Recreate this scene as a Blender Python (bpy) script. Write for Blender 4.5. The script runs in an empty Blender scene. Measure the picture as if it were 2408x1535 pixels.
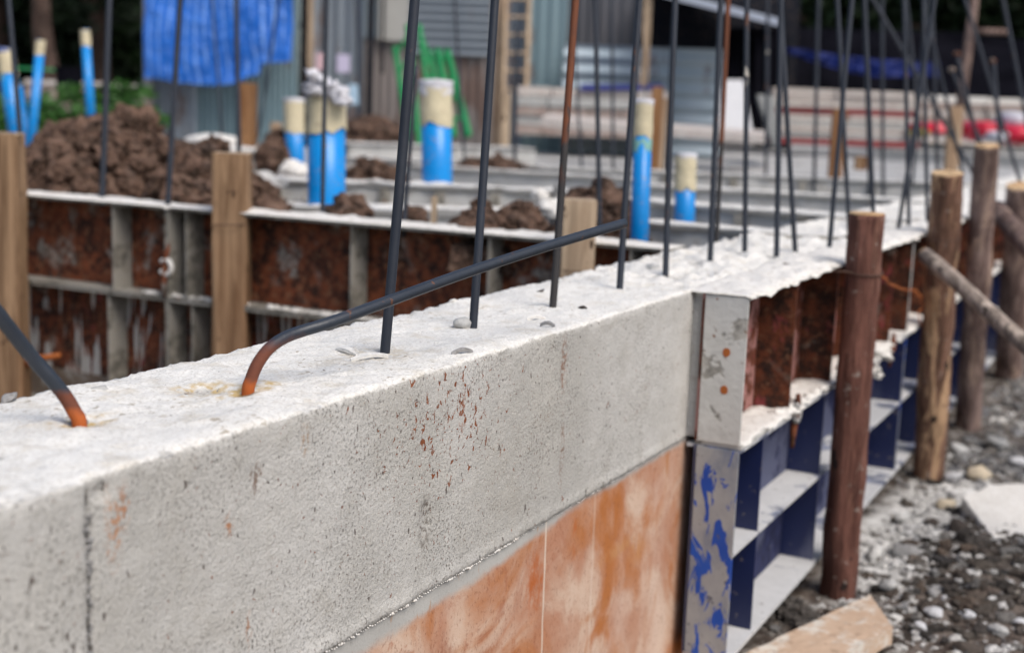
import bpy, math, random
from mathutils import Vector, Matrix, noise
random.seed(7)
SC = bpy.context.scene
COL = SC.collection
# ------------------------------------------------------------ camera
# pixel units below are those of a 2408 x 1535 view of the photograph
FPX, CX, CY = 3100.0, 1204.0, 767.5
CAM = Vector((0.732, 0.0, 0.29))
RWX = Vector((0.8902449619973855, 0.45401276650971834, 0.03655564914572981))
RWY = Vector((-0.10541892918442759, 0.12729994549692916, 0.9862462031592758))
RWZ = Vector((0.44311483501219223, -0.8818543710401797, 0.161189674822697))
# rows above are the camera axes right / up / back expressed in world axes
cam_d = bpy.data.cameras.new('camera')
cam_o = bpy.data.objects.new('camera', cam_d)
COL.objects.link(cam_o)
RM = Matrix((RWX, RWY, RWZ)).transposed()
cam_o.matrix_world = Matrix.Translation(CAM) @ RM.to_4x4()
cam_d.sensor_width = 36.0
cam_d.lens = 36.0 * FPX / 2408.0
cam_d.clip_start = 0.02
cam_d.clip_end = 400
cam_d.dof.use_dof = True
cam_d.dof.focus_distance = 1.52
cam_d.dof.aperture_fstop = 4.2
SC.camera = cam_o
# ------------------------------------------------------------ light
SUN_EL, SUN_AZ = math.radians(51), math.radians(112)   # azimuth from +Y towards +X
w = bpy.data.worlds.new('World'); SC.world = w; w.use_nodes = True
nt = w.node_tree
bg = nt.nodes['Background']
sky = nt.nodes.new('ShaderNodeTexSky')
sky.sky_type = 'NISHITA'; sky.sun_disc = False
sky.sun_elevation = SUN_EL; sky.sun_rotation = SUN_AZ
sky.dust_density = 3.0
nt.links.new(sky.outputs[0], bg.inputs[0])
bg.inputs[1].default_value = 0.085
sun_d = bpy.data.lights.new('sun', 'SUN'); sun_d.energy = 1.5; sun_d.angle = math.radians(38)
sun_d.color = (1.0, 0.955, 0.90)
sun_o = bpy.data.objects.new('sun', sun_d); COL.objects.link(sun_o)
sd = Vector((math.sin(SUN_AZ)*math.cos(SUN_EL), math.cos(SUN_AZ)*math.cos(SUN_EL), math.sin(SUN_EL)))
sun_o.rotation_euler = sd.to_track_quat('Z', 'Y').to_euler()
SC.view_settings.view_transform = 'Standard'
SC.view_settings.look = 'None'
SC.view_settings.exposure = 0.82
SC.view_settings.gamma = 1.0

# ------------------------------------------------------------ pixel -> world helpers
def ray(x, y):
    a, b = (x-CX)/FPX, -(y-CY)/FPX
    return RWX*a + RWY*b - RWZ
def onz(x, y, z=0.0):
    d = ray(x, y); return CAM + d*((z-CAM.z)/d.z)
def onx(x, y, X):
    d = ray(x, y); return CAM + d*((X-CAM.x)/d.x)
def ony(x, y, Y):
    d = ray(x, y); return CAM + d*((Y-CAM.y)/d.y)
def at(x, y, depth):
    return CAM + ray(x, y)*depth
def fbm(x, y, z, o=4):
    return noise.fractal(Vector((x, y, z)), 1.0, 2.0, o)
def nz(x, y, z): return noise.noise(Vector((x, y, z)))
def sst(a, b, x):
    t = min(1, max(0, (x-a)/(b-a))); return t*t*(3-2*t)

# ------------------------------------------------------------ mesh builder
class MB:
    def __init__(s): s.v = []; s.f = []
    def box(s, x0, x1, y0, y1, z0, z1):
        b = len(s.v)
        s.v += [(x, y, z) for z in (z0, z1) for y in (y0, y1) for x in (x0, x1)]
        s.f += [tuple(b+i for i in q) for q in ((0,2,3,1),(4,5,7,6),(0,1,5,4),(1,3,7,5),(3,2,6,7),(2,0,4,6))]
        return s
    def hexa(s, p):      # eight points: bottom four in ring order, top four in ring order
        b = len(s.v); s.v += [tuple(q) for q in p]
        s.f += [tuple(b+i for i in q) for q in ((3,2,1,0),(4,5,6,7),(0,1,5,4),(1,2,6,5),(2,3,7,6),(3,0,4,7))]
        return s
    def slab(s, a, b, th, h0, h1, side=None):   # upright plate along a-b, thickness th, z from h0 to h1
        a = Vector(a); b = Vector(b); d = (b-a); d.z = 0
        n = Vector((-d.y, d.x, 0)).normalized()*th
        P = [(a.x,a.y), (b.x,b.y), (b.x+n.x,b.y+n.y), (a.x+n.x,a.y+n.y)]
        return s.hexa([(x, y, h0) for x, y in P] + [(x, y, h1) for x, y in P])
    def tube(s, pts, rad, seg=10, cap=True, wob=0.0, seed=0.0):
        pts = [Vector(p) for p in pts]; n = len(pts)
        if not isinstance(rad, (list, tuple)): rad = [rad]*n
        b = len(s.v); up = None
        for i, p in enumerate(pts):
            t = (pts[min(i+1, n-1)] - pts[max(i-1, 0)]).normalized()
            if up is None:
                up = t.orthogonal().normalized()
                ref = Vector((1, 0.2, 0)) if abs(t.x) < .9 else Vector((0, 0, 1))
                up = (ref - t*ref.dot(t)).normalized()
            else: up = (up - t*up.dot(t)).normalized()
            r = t.cross(up)
            for k in range(seg):
                a = 2*math.pi*k/seg
                rr = rad[i]
                if wob:
                    q = p*6 + Vector((math.cos(a)*1.3, math.sin(a)*1.3, seed)); rr *= 1 + wob*noise.fractal(q, .8, 2, 6)
                c = p + (up*math.cos(a) + r*math.sin(a))*rr
                s.v.append(tuple(c))
        for i in range(n-1):
            for k in range(seg):
                k2 = (k+1) % seg
                s.f.append((b+i*seg+k, b+i*seg+k2, b+(i+1)*seg+k2, b+(i+1)*seg+k))
        if cap:
            s.f.append(tuple(b+k for k in reversed(range(seg))))
            s.f.append(tuple(b+(n-1)*seg+k for k in range(seg)))
        return s
    def grid(s, fn, nu, nv):
        b = len(s.v)
        for i in range(nu):
            for j in range(nv): s.v.append(tuple(fn(i/(nu-1), j/(nv-1))))
        for i in range(nu-1):
            for j in range(nv-1):
                q = b+i*nv+j; s.f.append((q, q+nv, q+nv+1, q+1))
        return s
    def rock(s, c, r, seed, sub=2, flat=.75, jag=.35):
        V, F = ICO[sub]
        b = len(s.v)
        R = Matrix.Rotation(seed*7.13 % 6.28, 3, 'Z') @ Matrix.Rotation((seed*3.7 % 1-.5)*.8, 3, 'X')
        sx, sy = 1 + .35*math.sin(seed*12.7), 1 + .3*math.cos(seed*5.1)
        for p in V:
            q = p + Vector((seed*3.1, seed*1.7, seed))
            k = 1 + jag*noise.fractal(q*1.1, 1, 2, 3) + jag*.5*(abs(noise.noise(q*2.7))-.2) + jag*.35*noise.noise(q*6.3)
            for ax in range(3):
                nx_ = math.sin(seed*(ax+1)*5.3), math.cos(seed*(ax+2)*3.1), math.sin(seed*(ax+3)*2.2+1); nl = math.sqrt(sum(v*v for v in nx_)) or 1
                dt = (p.x*nx_[0]+p.y*nx_[1]+p.z*nx_[2])/nl
                if dt > .62: k *= .62/dt*.5+.5
            u = R @ Vector((p.x*sx*k, p.y*sy*k, p.z*flat*k))
            s.v.append((c[0]+u.x*r, c[1]+u.y*r, c[2]+u.z*r))
        s.f += [tuple(b+i for i in f) for f in F]
        return s
    def build(s, name, m, parent=None, loc=None, smooth=False):
        me = bpy.data.meshes.new(name)
        base = Vector((0, 0, 0))
        if parent is not None:
            q = parent
            while q is not None: base += q.location; q = q.parent
        elif loc is not None: base = Vector(loc)
        me.from_pydata([(v[0]-base.x, v[1]-base.y, v[2]-base.z) for v in s.v], [], s.f)
        me.materials.append(m)
        if smooth: me.polygons.foreach_set('use_smooth', [True]*len(me.polygons))
        me.update()
        o = bpy.data.objects.new(name, me); COL.objects.link(o)
        if parent is not None: o.parent = parent
        elif loc is not None: o.location = base
        return o
ICO = {}
import bmesh
for sub in (1, 2, 3):
    bm = bmesh.new(); bmesh.ops.create_icosphere(bm, subdivisions=sub, radius=1)
    bm.verts.ensure_lookup_table()
    ICO[sub] = ([v.co.copy() for v in bm.verts], [tuple(v.index for v in f.verts) for f in bm.faces]); bm.free()

def tag(o, label=None, cat=None, group=None, kind=None):
    if label: o['label'] = label
    if cat: o['category'] = cat
    if group: o['group'] = group
    if kind: o['kind'] = kind
    return o
def thing(name, label, cat, loc=(0, 0, 0), group=None):
    o = bpy.data.objects.new(name, None); COL.objects.link(o); o.location = loc
    o.empty_display_size = .05
    return tag(o, label, cat, group)

# ------------------------------------------------------------ materials
class NT:
    def __init__(s, name):
        s.m = bpy.data.materials.new(name); s.m.use_nodes = True
        s.t = s.m.node_tree; s.b = s.t.nodes['Principled BSDF']
        tc = s.t.nodes.new('ShaderNodeTexCoord'); s.co = tc.outputs['Object']
    def shift(s):
        oi = s.t.nodes.new('ShaderNodeObjectInfo')
        mu = s.math('MULTIPLY', oi.outputs['Random'], 31.0)
        va = s.t.nodes.new('ShaderNodeVectorMath'); va.operation = 'ADD'
        s.t.links.new(s.co, va.inputs[0]); s.t.links.new(mu, va.inputs[1]); s.co = va.outputs[0]; return s
    def set(s, i, v):
        if hasattr(v, 'is_linked') or isinstance(v, bpy.types.NodeSocket): s.t.links.new(v, i)
        else:
            if isinstance(v, tuple) and len(v) == 3 and i.type == 'RGBA': v = v+(1,)
            i.default_value = v
    def math(s, op, a, b=0.0, clamp=False):
        n = s.t.nodes.new('ShaderNodeMath'); n.operation = op; n.use_clamp = clamp
        s.set(n.inputs[0], a); s.set(n.inputs[1], b); return n.outputs[0]
    def map(s, sc=(1, 1, 1), loc=(0, 0, 0), rot=(0, 0, 0)):
        n = s.t.nodes.new('ShaderNodeMapping'); s.t.links.new(s.co, n.inputs[0])
        n.inputs['Scale'].default_value = sc; n.inputs['Location'].default_value = loc; n.inputs['Rotation'].default_value = rot
        return n.outputs[0]
    def noise(s, scale, det=4, sc=None, rough=.55, dist=0.0, loc=(0, 0, 0)):
        n = s.t.nodes.new('ShaderNodeTexNoise'); n.inputs['Scale'].default_value = scale
        n.inputs['Detail'].default_value = det; n.inputs['Roughness'].default_value = rough; n.inputs['Distortion'].default_value = dist
        s.t.links.new(s.map(sc or (1, 1, 1), loc), n.inputs['Vector']); return n.outputs['Fac']
    def voro(s, scale, sc=None, feat='F1'):
        n = s.t.nodes.new('ShaderNodeTexVoronoi'); n.feature = feat; n.inputs['Scale'].default_value = scale
        s.t.links.new(s.map(sc or (1, 1, 1)), n.inputs['Vector']); return n.outputs['Distance']
    def step(s, f, a, b):
        n = s.t.nodes.new('ShaderNodeMapRange'); n.interpolation_type = 'SMOOTHSTEP'
        s.set(n.inputs[0], f); s.set(n.inputs[1], a); s.set(n.inputs[2], b); return n.outputs[0]
    def ramp(s, f, st):
        n = s.t.nodes.new('ShaderNodeValToRGB'); s.t.links.new(f, n.inputs[0]); e = n.color_ramp.elements
        while len(e) < len(st): e.new(.5)
        for k, (p, c) in zip(e, st):
            k.position = p; k.color = (c+(1,)) if isinstance(c, tuple) else (c, c, c, 1)
        return n.outputs[0]
    def mix(s, f, a, b, mode='MIX'):
        n = s.t.nodes.new('ShaderNodeMix'); n.data_type = 'RGBA'; n.blend_type = mode
        s.set(n.inputs[0], f); s.set(n.inputs[6], a); s.set(n.inputs[7], b); return n.outputs[2]
    def xyz(s):
        n = s.t.nodes.new('ShaderNodeSeparateXYZ'); s.t.links.new(s.co, n.inputs[0]); return n.outputs
    def ell(s, c, r, soft=.35, wob=0.0):
        """1 inside an ellipsoid round c with radii r (object coordinates)"""
        n = s.t.nodes.new('ShaderNodeMapping'); s.t.links.new(s.co, n.inputs[0]); n.vector_type = 'POINT'
        n.inputs['Scale'].default_value = tuple(1/q for q in r)
        n.inputs['Location'].default_value = tuple(-a/q for a, q in zip(c, r))
        l = s.t.nodes.new('ShaderNodeVectorMath'); l.operation = 'LENGTH'; s.t.links.new(n.outputs[0], l.inputs[0])
        v = l.outputs['Value']
        if wob: v = s.math('ADD', v, s.math('MULTIPLY', s.math('SUBTRACT', s.noise(2.2/min(r), 4), .5), wob))
        return s.math('SUBTRACT', 1.0, s.step(v, 1-soft, 1+soft))
    def bump(s, h, st=.5, dist=.002, prev=None):
        n = s.t.nodes.new('ShaderNodeBump'); n.inputs['Strength'].default_value = st; n.inputs['Distance'].default_value = dist
        s.t.links.new(h, n.inputs['Height'])
        if prev: s.t.links.new(prev, n.inputs['Normal'])
        return n.outputs[0]
    def out(s, col, rough=.85, nrm=None, metal=0.0, spec=.3):
        s.set(s.b.inputs['Base Color'], col); s.set(s.b.inputs['Roughness'], rough)
        s.set(s.b.inputs['Metallic'], metal); s.b.inputs['Specular IOR Level'].default_value = spec
        if nrm is not None: s.t.links.new(nrm, s.b.inputs['Normal'])
        return s.m

def m_concrete():
    n = NT('beam_concrete'); X = n.xyz(); z = X[2]; y = X[1]
    big = n.noise(3.5, 5); med = n.noise(22, 5); fine = n.noise(260, 4, rough=.65); grain = n.noise(700, 2)
    face = n.mix(n.step(big, .3, .7), (.41, .395, .362), (.565, .55, .52))
    face = n.mix(n.math('MULTIPLY', n.step(n.noise(2.6, 6, rough=.6, loc=(2, 2, 8)), .45, .68), .6), face, (.50, .475, .425))
    face = n.mix(n.math('MULTIPLY', n.step(med, .5, .72), .5), face, (.40, .38, .34))
    face = n.mix(n.math('MULTIPLY', n.step(n.noise(13, 6, sc=(1, .5, 1), rough=.7, loc=(6, 1, 1)), .54, .70), .5), face, (.36, .335, .29))
    face = n.mix(n.math('MULTIPLY', n.step(fine, .51, .62), n.step(n.noise(6, 6, rough=.7, loc=(8, 8, 1)), .36, .66)), face, (.17, .16, .14))
    face = n.mix(n.math('MULTIPLY', n.step(n.noise(420, 3, loc=(2, 9, 4)), .52, .64), .35), face, (.66, .65, .63))
    # dark and rusty pits, stretched upright
    pit = n.math('MAXIMUM', n.step(n.noise(150, 2, sc=(1, 1, .6), rough=.4), .70, .73), n.step(n.noise(75, 3, sc=(1, 1, .5), rough=.5, loc=(1, 1, 6)), .72, .74))
    face = n.mix(n.math('MULTIPLY', pit, .85), face, (.09, .07, .06))
    zone = n.math('MAXIMUM', n.ell((0, 1.30, -.07), (.3, .19, .09), .8), n.math('MULTIPLY', n.noise(7, 2), .75))
    rp = n.math('ADD', n.noise(125, 4, sc=(1, 1, .8), rough=.62, dist=.8, loc=(3, 1, 2)), n.math('MULTIPLY', n.math('SUBTRACT', n.noise(26, 3, sc=(1, 1, .4)), .5), .22))
    rust = n.step(n.math('ADD', rp, n.math('MULTIPLY', zone, .155)), .742, .762)
    face = n.mix(rust, face, n.mix(n.noise(90, 1), (.13, .035, .015), (.34, .13, .06)))
    zone2 = n.ell((0, 1.35, -.12), (.3, .42, .13), .7)
    sp2 = n.step(n.math('ADD', n.noise(230, 3, sc=(1, 1, .7), loc=(7, 7, 7)), n.math('MULTIPLY', zone2, .06)), .715, .735)
    face = n.mix(n.math('MULTIPLY', sp2, .85), face, n.mix(n.noise(60, 1, loc=(4, 0, 0)), (.06, .04, .035), (.26, .10, .055)))
    def streak(f, c, r, col, a=.85, w=1.2):
        e = n.math('MULTIPLY', n.math('MULTIPLY', n.ell(c, tuple(q*1.25 for q in r), .6, 1.8), a), n.step(n.noise(170, 4, sc=(1, 1, .7)), .44, .60)); return n.mix(e, f, col)
    for c, r, col in (((0, 1.62, -.052), (.05, .007, .030), (.24, .11, .06)), ((0, 1.625, -.175), (.05, .005, .032), (.22, .14, .10)),
                      ((0, 1.255, -.175), (.05, .009, .024), (.14, .12, .10)), ((0, .945, -.052), (.05, .006, .011), (.16, .10, .07)),
                      ((0, .775, -.035), (.05, .005, .012), (.40, .17, .07)), ((0, .763, -.05), (.05, .006, .022), (.42, .19, .08)),
                      ((0, .905, -.085), (.05, .004, .008), (.40, .17, .07)), ((0, 1.335, -.062), (.05, .006, .02), (.26, .09, .04)),
                      ((0, .935, -.195), (.05, .003, .012), (.35, .18, .1)), ((0, 1.02, -.03), (.05, .005, .012), (.32, .22, .14))):
        face = streak(face, c, r, col)
    # top: pale laitance
    top = n.mix(n.noise(9, 6), (.70, .68, .635), (.84, .825, .785))
    top = n.mix(n.math('MULTIPLY', n.step(n.noise(20, 6, rough=.7), .50, .68), .55), top, (.58, .52, .42))
    top = n.mix(n.math('MULTIPLY', n.step(n.noise(240, 4, rough=.7), .50, .62), .40), top, (.42, .38, .32))
    top = n.mix(n.math('MULTIPLY', n.step(n.noise(330, 3), .60, .70), .55), top, (.33, .30, .26))
    top = n.mix(n.step(n.noise(95, 2, loc=(5, 5, 5)), .735, .77), top, (.10, .06, .045))
    ysp = n.math('MAXIMUM', n.ell((-.095, 1.05, 0), (.020, .045, .1), .5, 1.5), n.ell((-.135, 1.03, 0), (.030, .030, .1), .6, 1.5))
    ysp = n.math('MAXIMUM', ysp, n.ell((-.128, .857, 0), (.020, .030, .1), .5, 1.8))
    ysp = n.math('MAXIMUM', ysp, n.math('MULTIPLY', n.ell((-.10, 1.30, 0), (.04, .055, .1), .5, 1.2), .35))
    top = n.mix(n.math('MULTIPLY', ysp, n.step(n.noise(75, 5), .40, .60)), top, (.52, .38, .18))
    top = n.mix(n.math('MULTIPLY', n.math('MAXIMUM', n.ell((-.137, 1.02, 0), (.010, .012, .1), .5, 2.5), n.ell((-.086, 1.040, 0), (.009, .009, .1), .5, 1.0)), .8), top, (.16, .10, .05))
    top = n.mix(n.math('MULTIPLY', n.step(n.noise(120, 4, sc=(1, .5, 1), loc=(3, 3, 3)), .60, .66), n.step(n.noise(6, 4, loc=(1, 6, 2)), .42, .62)), top, (.40, .35, .28))
    edge = n.math('ADD', z, n.math('MULTIPLY', n.math('SUBTRACT', n.noise(75, 6, rough=.7), .5), .014))
    tmask = n.step(edge, -.0065, -.0025)
    seam = n.math('ABSOLUTE', n.math('SUBTRACT', n.math('ADD', y, n.math('MULTIPLY', n.noise(40, 4), .010)), .740))
    face = n.mix(n.math('MULTIPLY', n.math('SUBTRACT', 1.0, n.step(seam, .0015, .0045)), n.step(n.noise(70, 4), .35, .6)), face, (.10, .09, .08))
    col = n.mix(tmask, face, top)
    h = n.math('ADD', n.math('MULTIPLY', fine, .9), n.math('MULTIPLY', med, 1.3))
    nb = n.bump(h, .75, .0030); nb = n.bump(n.math('SUBTRACT', 1.0, n.math('MAXIMUM', pit, rust)), .6, .0018, nb)
    nb = n.bump(grain, .4, .0009, nb); nb = n.bump(n.noise(90, 6, rough=.7), .5, .004, nb)
    return n.out(col, .92, nb, spec=.15)

def m_lower():
    n = NT('lower_course_concrete'); X = n.xyz(); z = X[2]; y = X[1]
    fine = n.noise(260, 4, rough=.65)
    grey = n.mix(n.noise(8, 5), (.33, .32, .30), (.50, .49, .46))
    grey = n.mix(n.math('MULTIPLY', n.step(fine, .55, .7), .4), grey, (.24, .22, .19))
    grey = n.mix(n.step(n.noise(60, 4, sc=(1, 1, .3)), .62, .72), grey, (.40, .24, .14))
    # iron stain left by the steel forms: begins lower down towards the near end
    clay = n.mix(n.step(n.noise(6, 6, dist=.6), .35, .65), (.42, .21, .13), (.58, .43, .33))
    clay = n.mix(n.step(n.noise(4.5, 6, sc=(1, 1, 1.2), dist=1.2, loc=(0, 3, 1)), .46, .66), clay, (.40, .145, .045))
    clay = n.mix(n.math('MULTIPLY', n.math('MULTIPLY', n.step(n.noise(14, 7, rough=.75, dist=.8), .52, .66), n.math('SUBTRACT', 1.15, n.step(y, 1.1, 2.0))), .75), clay, (.33, .12, .06))
    clay = n.mix(n.math('MULTIPLY', n.step(n.math('ADD', n.noise(7, 6, sc=(1, 1, .4), rough=.6, loc=(9, 2, 2)), n.math('MULTIPLY', n.step(y, 1.5, 2.1), .10)), .52, .74), .45), clay, (.64, .50, .41))
    clay = n.mix(n.math('MULTIPLY', n.step(n.noise(240, 3, sc=(1, 1, .6), rough=.7), .56, .66), .5), clay, (.20, .075, .04))
    for c, r, cc in (((0, 1.42, -.40), (.1, .035, .008), (.33, .12, .05)), ((0, 1.50, -.46), (.1, .008, .05), (.33, .11, .04)), ((0, 1.30, -.36), (.1, .03, .02), (.30, .13, .08)), ((0, 1.69, -.315), (.1, .006, .022), (.42, .10, .02)), ((0, 1.56, -.345), (.1, .022, .035), (.40, .10, .02)),
                     ((0, 1.86, -.385), (.1, .06, .010), (.46, .23, .10)), ((0, 1.95, -.41), (.1, .03, .02), (.47, .22, .09)), ((0, 1.78, -.46), (.1, .05, .008), (.40, .17, .07)), ((0, 2.07, -.30), (.1, .008, .03), (.42, .19, .08))):
        clay = n.mix(n.math('MULTIPLY', n.math('MULTIPLY', n.ell(c, r, .7, 2.0), .85), n.step(n.noise(60, 5, sc=(1, 1, .5), rough=.7), .36, .58)), clay, cc)
    lim = n.math('ADD', -.289, n.math('MULTIPLY', n.step(y, 1.25, 1.75), .021))
    f = n.math('SUBTRACT', z, lim)
    f = n.math('ADD', f, n.math('MULTIPLY', n.math('SUBTRACT', n.noise(9, 7, sc=(1, .6, 1), rough=.7), .5), .034))
    mask = n.math('SUBTRACT', 1.0, n.step(f, -.009, .006))
    col = n.mix(mask, grey, clay)
    for yy, wd, a in ((1.585, .0016, .7), (1.755, .0030, .22)):
        d = n.math('ABSOLUTE', n.math('SUBTRACT', y, n.math('ADD', yy, n.math('MULTIPLY', n.noise(5, 2), .012))))
        col = n.mix(n.math('MULTIPLY', n.math('SUBTRACT', 1.0, n.step(d, wd*.4, wd*2.2)), a), col, (.70, .62, .52))
    nb = n.bump(n.math('ADD', fine, n.noise(30, 4)), .35, .0018)
    return n.out(col, .85, nb, spec=.2)

def m_conc(name, a, b, spot=(.25, .22, .18), sc=1.0, amt=.5):
    n = NT(name).shift()
    c = n.mix(n.noise(5*sc, 6), a, b)
    c = n.mix(n.math('MULTIPLY', n.step(n.noise(28*sc, 5), .5, .7), amt), c, spot)
    nb = n.bump(n.math('ADD', n.noise(160*sc, 4), n.noise(30*sc, 4)), .6, .004)
    return n.out(c, .92, nb, spec=.15)

def m_rust_form(name='rusty_steel', smear=.5, paint=.0, light=1.0, drip=0.0):
    n = NT(name).shift()
    c = n.mix(n.step(n.noise(26, 7, rough=.75), .38, .62), (.022*light, .009*light, .006*light), (.165*light, .046*light, .018*light))
    c = n.mix(n.math('MULTIPLY', n.step(n.noise(55, 5, rough=.7, loc=(2, 2, 6)), .54, .64), .7), c, (.20*light, .095*light, .05*light))
    if paint: c = n.mix(n.math('MULTIPLY', n.step(n.noise(24, 6, sc=(1, 1, .5), rough=.65, loc=(4, 2, 1)), .60-.1*paint, .68), .8), c, (.26, .05, .055))
    sm = n.step(n.noise(9, 6, sc=(1, 1, .8), rough=.65, dist=.5, loc=(2, 7, 3)), .66-.25*smear, .76-.2*smear)
    c = n.mix(n.math('MULTIPLY', sm, .8), c, n.mix(n.step(n.noise(40, 5), .4, .6), (.14, .11, .09), (.36, .34, .30)))
    if drip:
        d = n.noise(26, 3, sc=(1, 1, .13), dist=.9); c = n.mix(n.math('MULTIPLY', n.step(d, .51, .56), drip), c, (.46, .45, .42))
    nb = n.bump(n.noise(70, 5), .6, .004)
    return n.out(c, .75, nb, spec=.3)

def m_crusted(name, base, crust, amt=.5, sc=12, spots=(.2, .09, .05)):
    n = NT(name).shift()
    c = n.mix(n.step(n.noise(30, 6, rough=.7), .38, .62), base, tuple(q*.45 for q in base))
    s = n.step(n.noise(sc, 6, rough=.6), .62-.3*amt, .68-.3*amt)
    cr = n.mix(n.noise(25, 4), crust, tuple(q*.72 for q in crust))
    c = n.mix(s, c, cr)
    c = n.mix(n.step(n.noise(55, 4, loc=(1, 4, 4)), .66, .72), c, spots)
    nb = n.bump(n.math('ADD', n.noise(90, 4), s), .5, .003)
    return n.out(c, .8, nb, spec=.25)

def m_blue():
    n = NT('blue_form_steel').shift()
    c = n.mix(n.noise(7, 4), (.004, .009, .045), (.010, .018, .080))
    c = n.mix(n.math('MULTIPLY', n.step(n.noise(6, 6, sc=(1, 1, .4), rough=.6, loc=(3, 3, 3)), .52, .70), .45), c, (.20, .21, .28))
    c = n.mix(n.math('MULTIPLY', n.step(n.noise(60, 4), .64, .7), .5), c, (.2, .17, .15))
    return n.out(c, .42, n.bump(n.noise(40, 3), .15, .002), spec=.5)
def m_blue_end():
    n = NT('blue_flaking_end_plate').shift()
    c = n.mix(n.noise(18, 5), (.20, .21, .23), (.42, .41, .39))
    s = n.noise(21, 7, sc=(1.2, 1, .45), dist=1.3, rough=.62)
    c = n.mix(n.math('MULTIPLY', n.step(n.noise(7, 6, sc=(1, 1, .5), rough=.65, loc=(2, 5, 5)), .45, .6), .7), c, (.09, .12, .20))
    c = n.mix(n.step(s, .535, .56), c, n.mix(n.noise(9, 2), (.008, .03, .22), (.02, .11, .50)))
    c = n.mix(n.step(n.noise(24, 5, loc=(7, 2, 2)), .63, .66), c, (.10, .10, .13))
    c = n.mix(n.math('MULTIPLY', n.step(n.noise(120, 3), .6, .7), .4), c, (.10, .09, .08))
    return n.out(c, .6, n.bump(s, .4, .003), spec=.4)

def m_steelbar():
    n = NT('dark_reinforcing_steel').shift(); n2 = n.xyz()
    c = n.mix(n.noise(14, 4), (.011, .014, .022), (.032, .038, .052))
    c = n.mix(n.step(n.noise(38, 5, sc=(1, 1, .35), rough=.65), .64, .68), c, (.10, .045, .028))
    c = n.mix(n.step(n.noise(26, 5, sc=(1, 1, .3), loc=(3, 3, 3)), .70, .72), c, (.45, .42, .36))
    nb = n.bump(n.noise(150, 3), .3, .001)
    return n.out(c, .5, nb, metal=.0, spec=.35)
def m_rustbar(hi=.06, org=(.36, .085, .015)):
    # z is measured from where the bar leaves the concrete
    n = NT('bar_rusted_at_its_foot'); z = n.xyz()[2]
    zz = n.math('ADD', z, n.math('MULTIPLY', n.math('SUBTRACT', n.noise(50, 4), .5), .022))
    c = n.mix(n.noise(14, 4), (.013, .017, .025), (.036, .044, .058))
    c = n.mix(n.step(n.noise(60, 5, rough=.65), .64, .68), c, (.11, .05, .03))
    br = n.mix(n.noise(60, 4), (.085, .028, .017), (.165, .050, .024))
    f = n.math('SUBTRACT', 1.0, n.step(zz, hi*.8, hi*1.15))
    c = n.mix(f, c, br)
    c = n.mix(n.math('SUBTRACT', 1.0, n.step(zz, .006, .017)), c, org)
    return n.out(c, n.ramp(f, [(0, .4), (1, .85)]), n.bump(n.noise(200, 3), .4, .001), metal=.0, spec=.4)
def m_orangebar():
    n = NT('bar_with_orange_rust')
    c = n.mix(n.noise(14, 4), (.022, .022, .026), (.05, .045, .042))
    up = n.math('MULTIPLY', n.step(n.math('ADD', n.xyz()[2], n.math('MULTIPLY', n.noise(9, 4), .25)), .27, .36), n.step(n.noise(16, 5, sc=(1, 1, .4)), .40, .48))
    up = n.math('MAXIMUM', up, n.step(n.noise(22, 5, sc=(1, 1, .4), loc=(3, 3, 3)), .60, .64))
    c = n.mix(up, c, n.mix(n.noise(30, 3), (.21, .065, .022), (.08, .035, .025)))
    return n.out(c, .7, n.bump(n.noise(150, 3), .3, .001), metal=.1)

def m_bark(name, a, b, strip=(.42, .26, .14), amt=.5):
    n = NT(name).shift()
    c = n.mix(n.step(n.noise(34, 7, sc=(1, 1, .10), rough=.7), .36, .64), tuple(q*.6 for q in a), b)
    c = n.mix(n.math('MULTIPLY', n.step(n.noise(26, 7, sc=(1, 1, .12), rough=.65, dist=.5), .62-.2*amt, .68-.2*amt), .85), c, strip)
    c = n.mix(n.math('MULTIPLY', n.step(n.noise(5, 5, sc=(1, 1, .5), loc=(1, 9, 4)), .52, .62), .55), c, tuple(q*.45 for q in a))
    c = n.mix(n.step(n.noise(20, 3, sc=(1, 1, .6), loc=(4, 8, 2)), .68, .71), c, (.02, .012, .010))
    c = n.mix(n.math('MULTIPLY', n.step(n.noise(90, 4, sc=(1, 1, .12)), .55, .7), .5), c, tuple(q*.35 for q in a))
    c = n.mix(n.math('MULTIPLY', n.step(n.noise(42, 6, rough=.7, loc=(7, 3, 3)), .60, .68), .6), c, (.34, .30, .26))
    nb = n.bump(n.math('ADD', n.noise(90, 4, sc=(1, 1, .12)), n.noise(26, 5, sc=(1, 1, .4))), .9, .008)
    return n.out(c, .78, nb, spec=.25)
def m_sawn(name, a, b):
    n = NT(name).shift()
    c = n.mix(n.step(n.noise(48, 6, sc=(1, 1, .06), dist=.5, rough=.65), .36, .64), tuple(q*.75 for q in a), b)
    c = n.mix(n.math('MULTIPLY', n.step(n.noise(6, 4, sc=(1, 1, .25), loc=(2, 5, 5)), .48, .66), .5), c, (a[0]*.75, a[1]*.6, a[2]*.5))
    c = n.mix(n.math('MULTIPLY', n.step(n.noise(60, 4, sc=(1, 1, .05)), .55, .7), .5), c, tuple(q*.45 for q in a))
    c = n.mix(n.step(n.noise(26, 3, sc=(1, 1, .45), loc=(2, 2, 9)), .66, .70), c, (.05, .028, .018))
    return n.out(c, .85, n.bump(n.noise(60, 4, sc=(1, 1, .08)), .5, .003), spec=.2)
MUDDY = ('blue_pipe_plastic', 'cream_masking_tape', 'white_plastic_wrap', 'dark_post_and_inner_shade', 'white_stone', 'printed_plastic_wrap')
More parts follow.
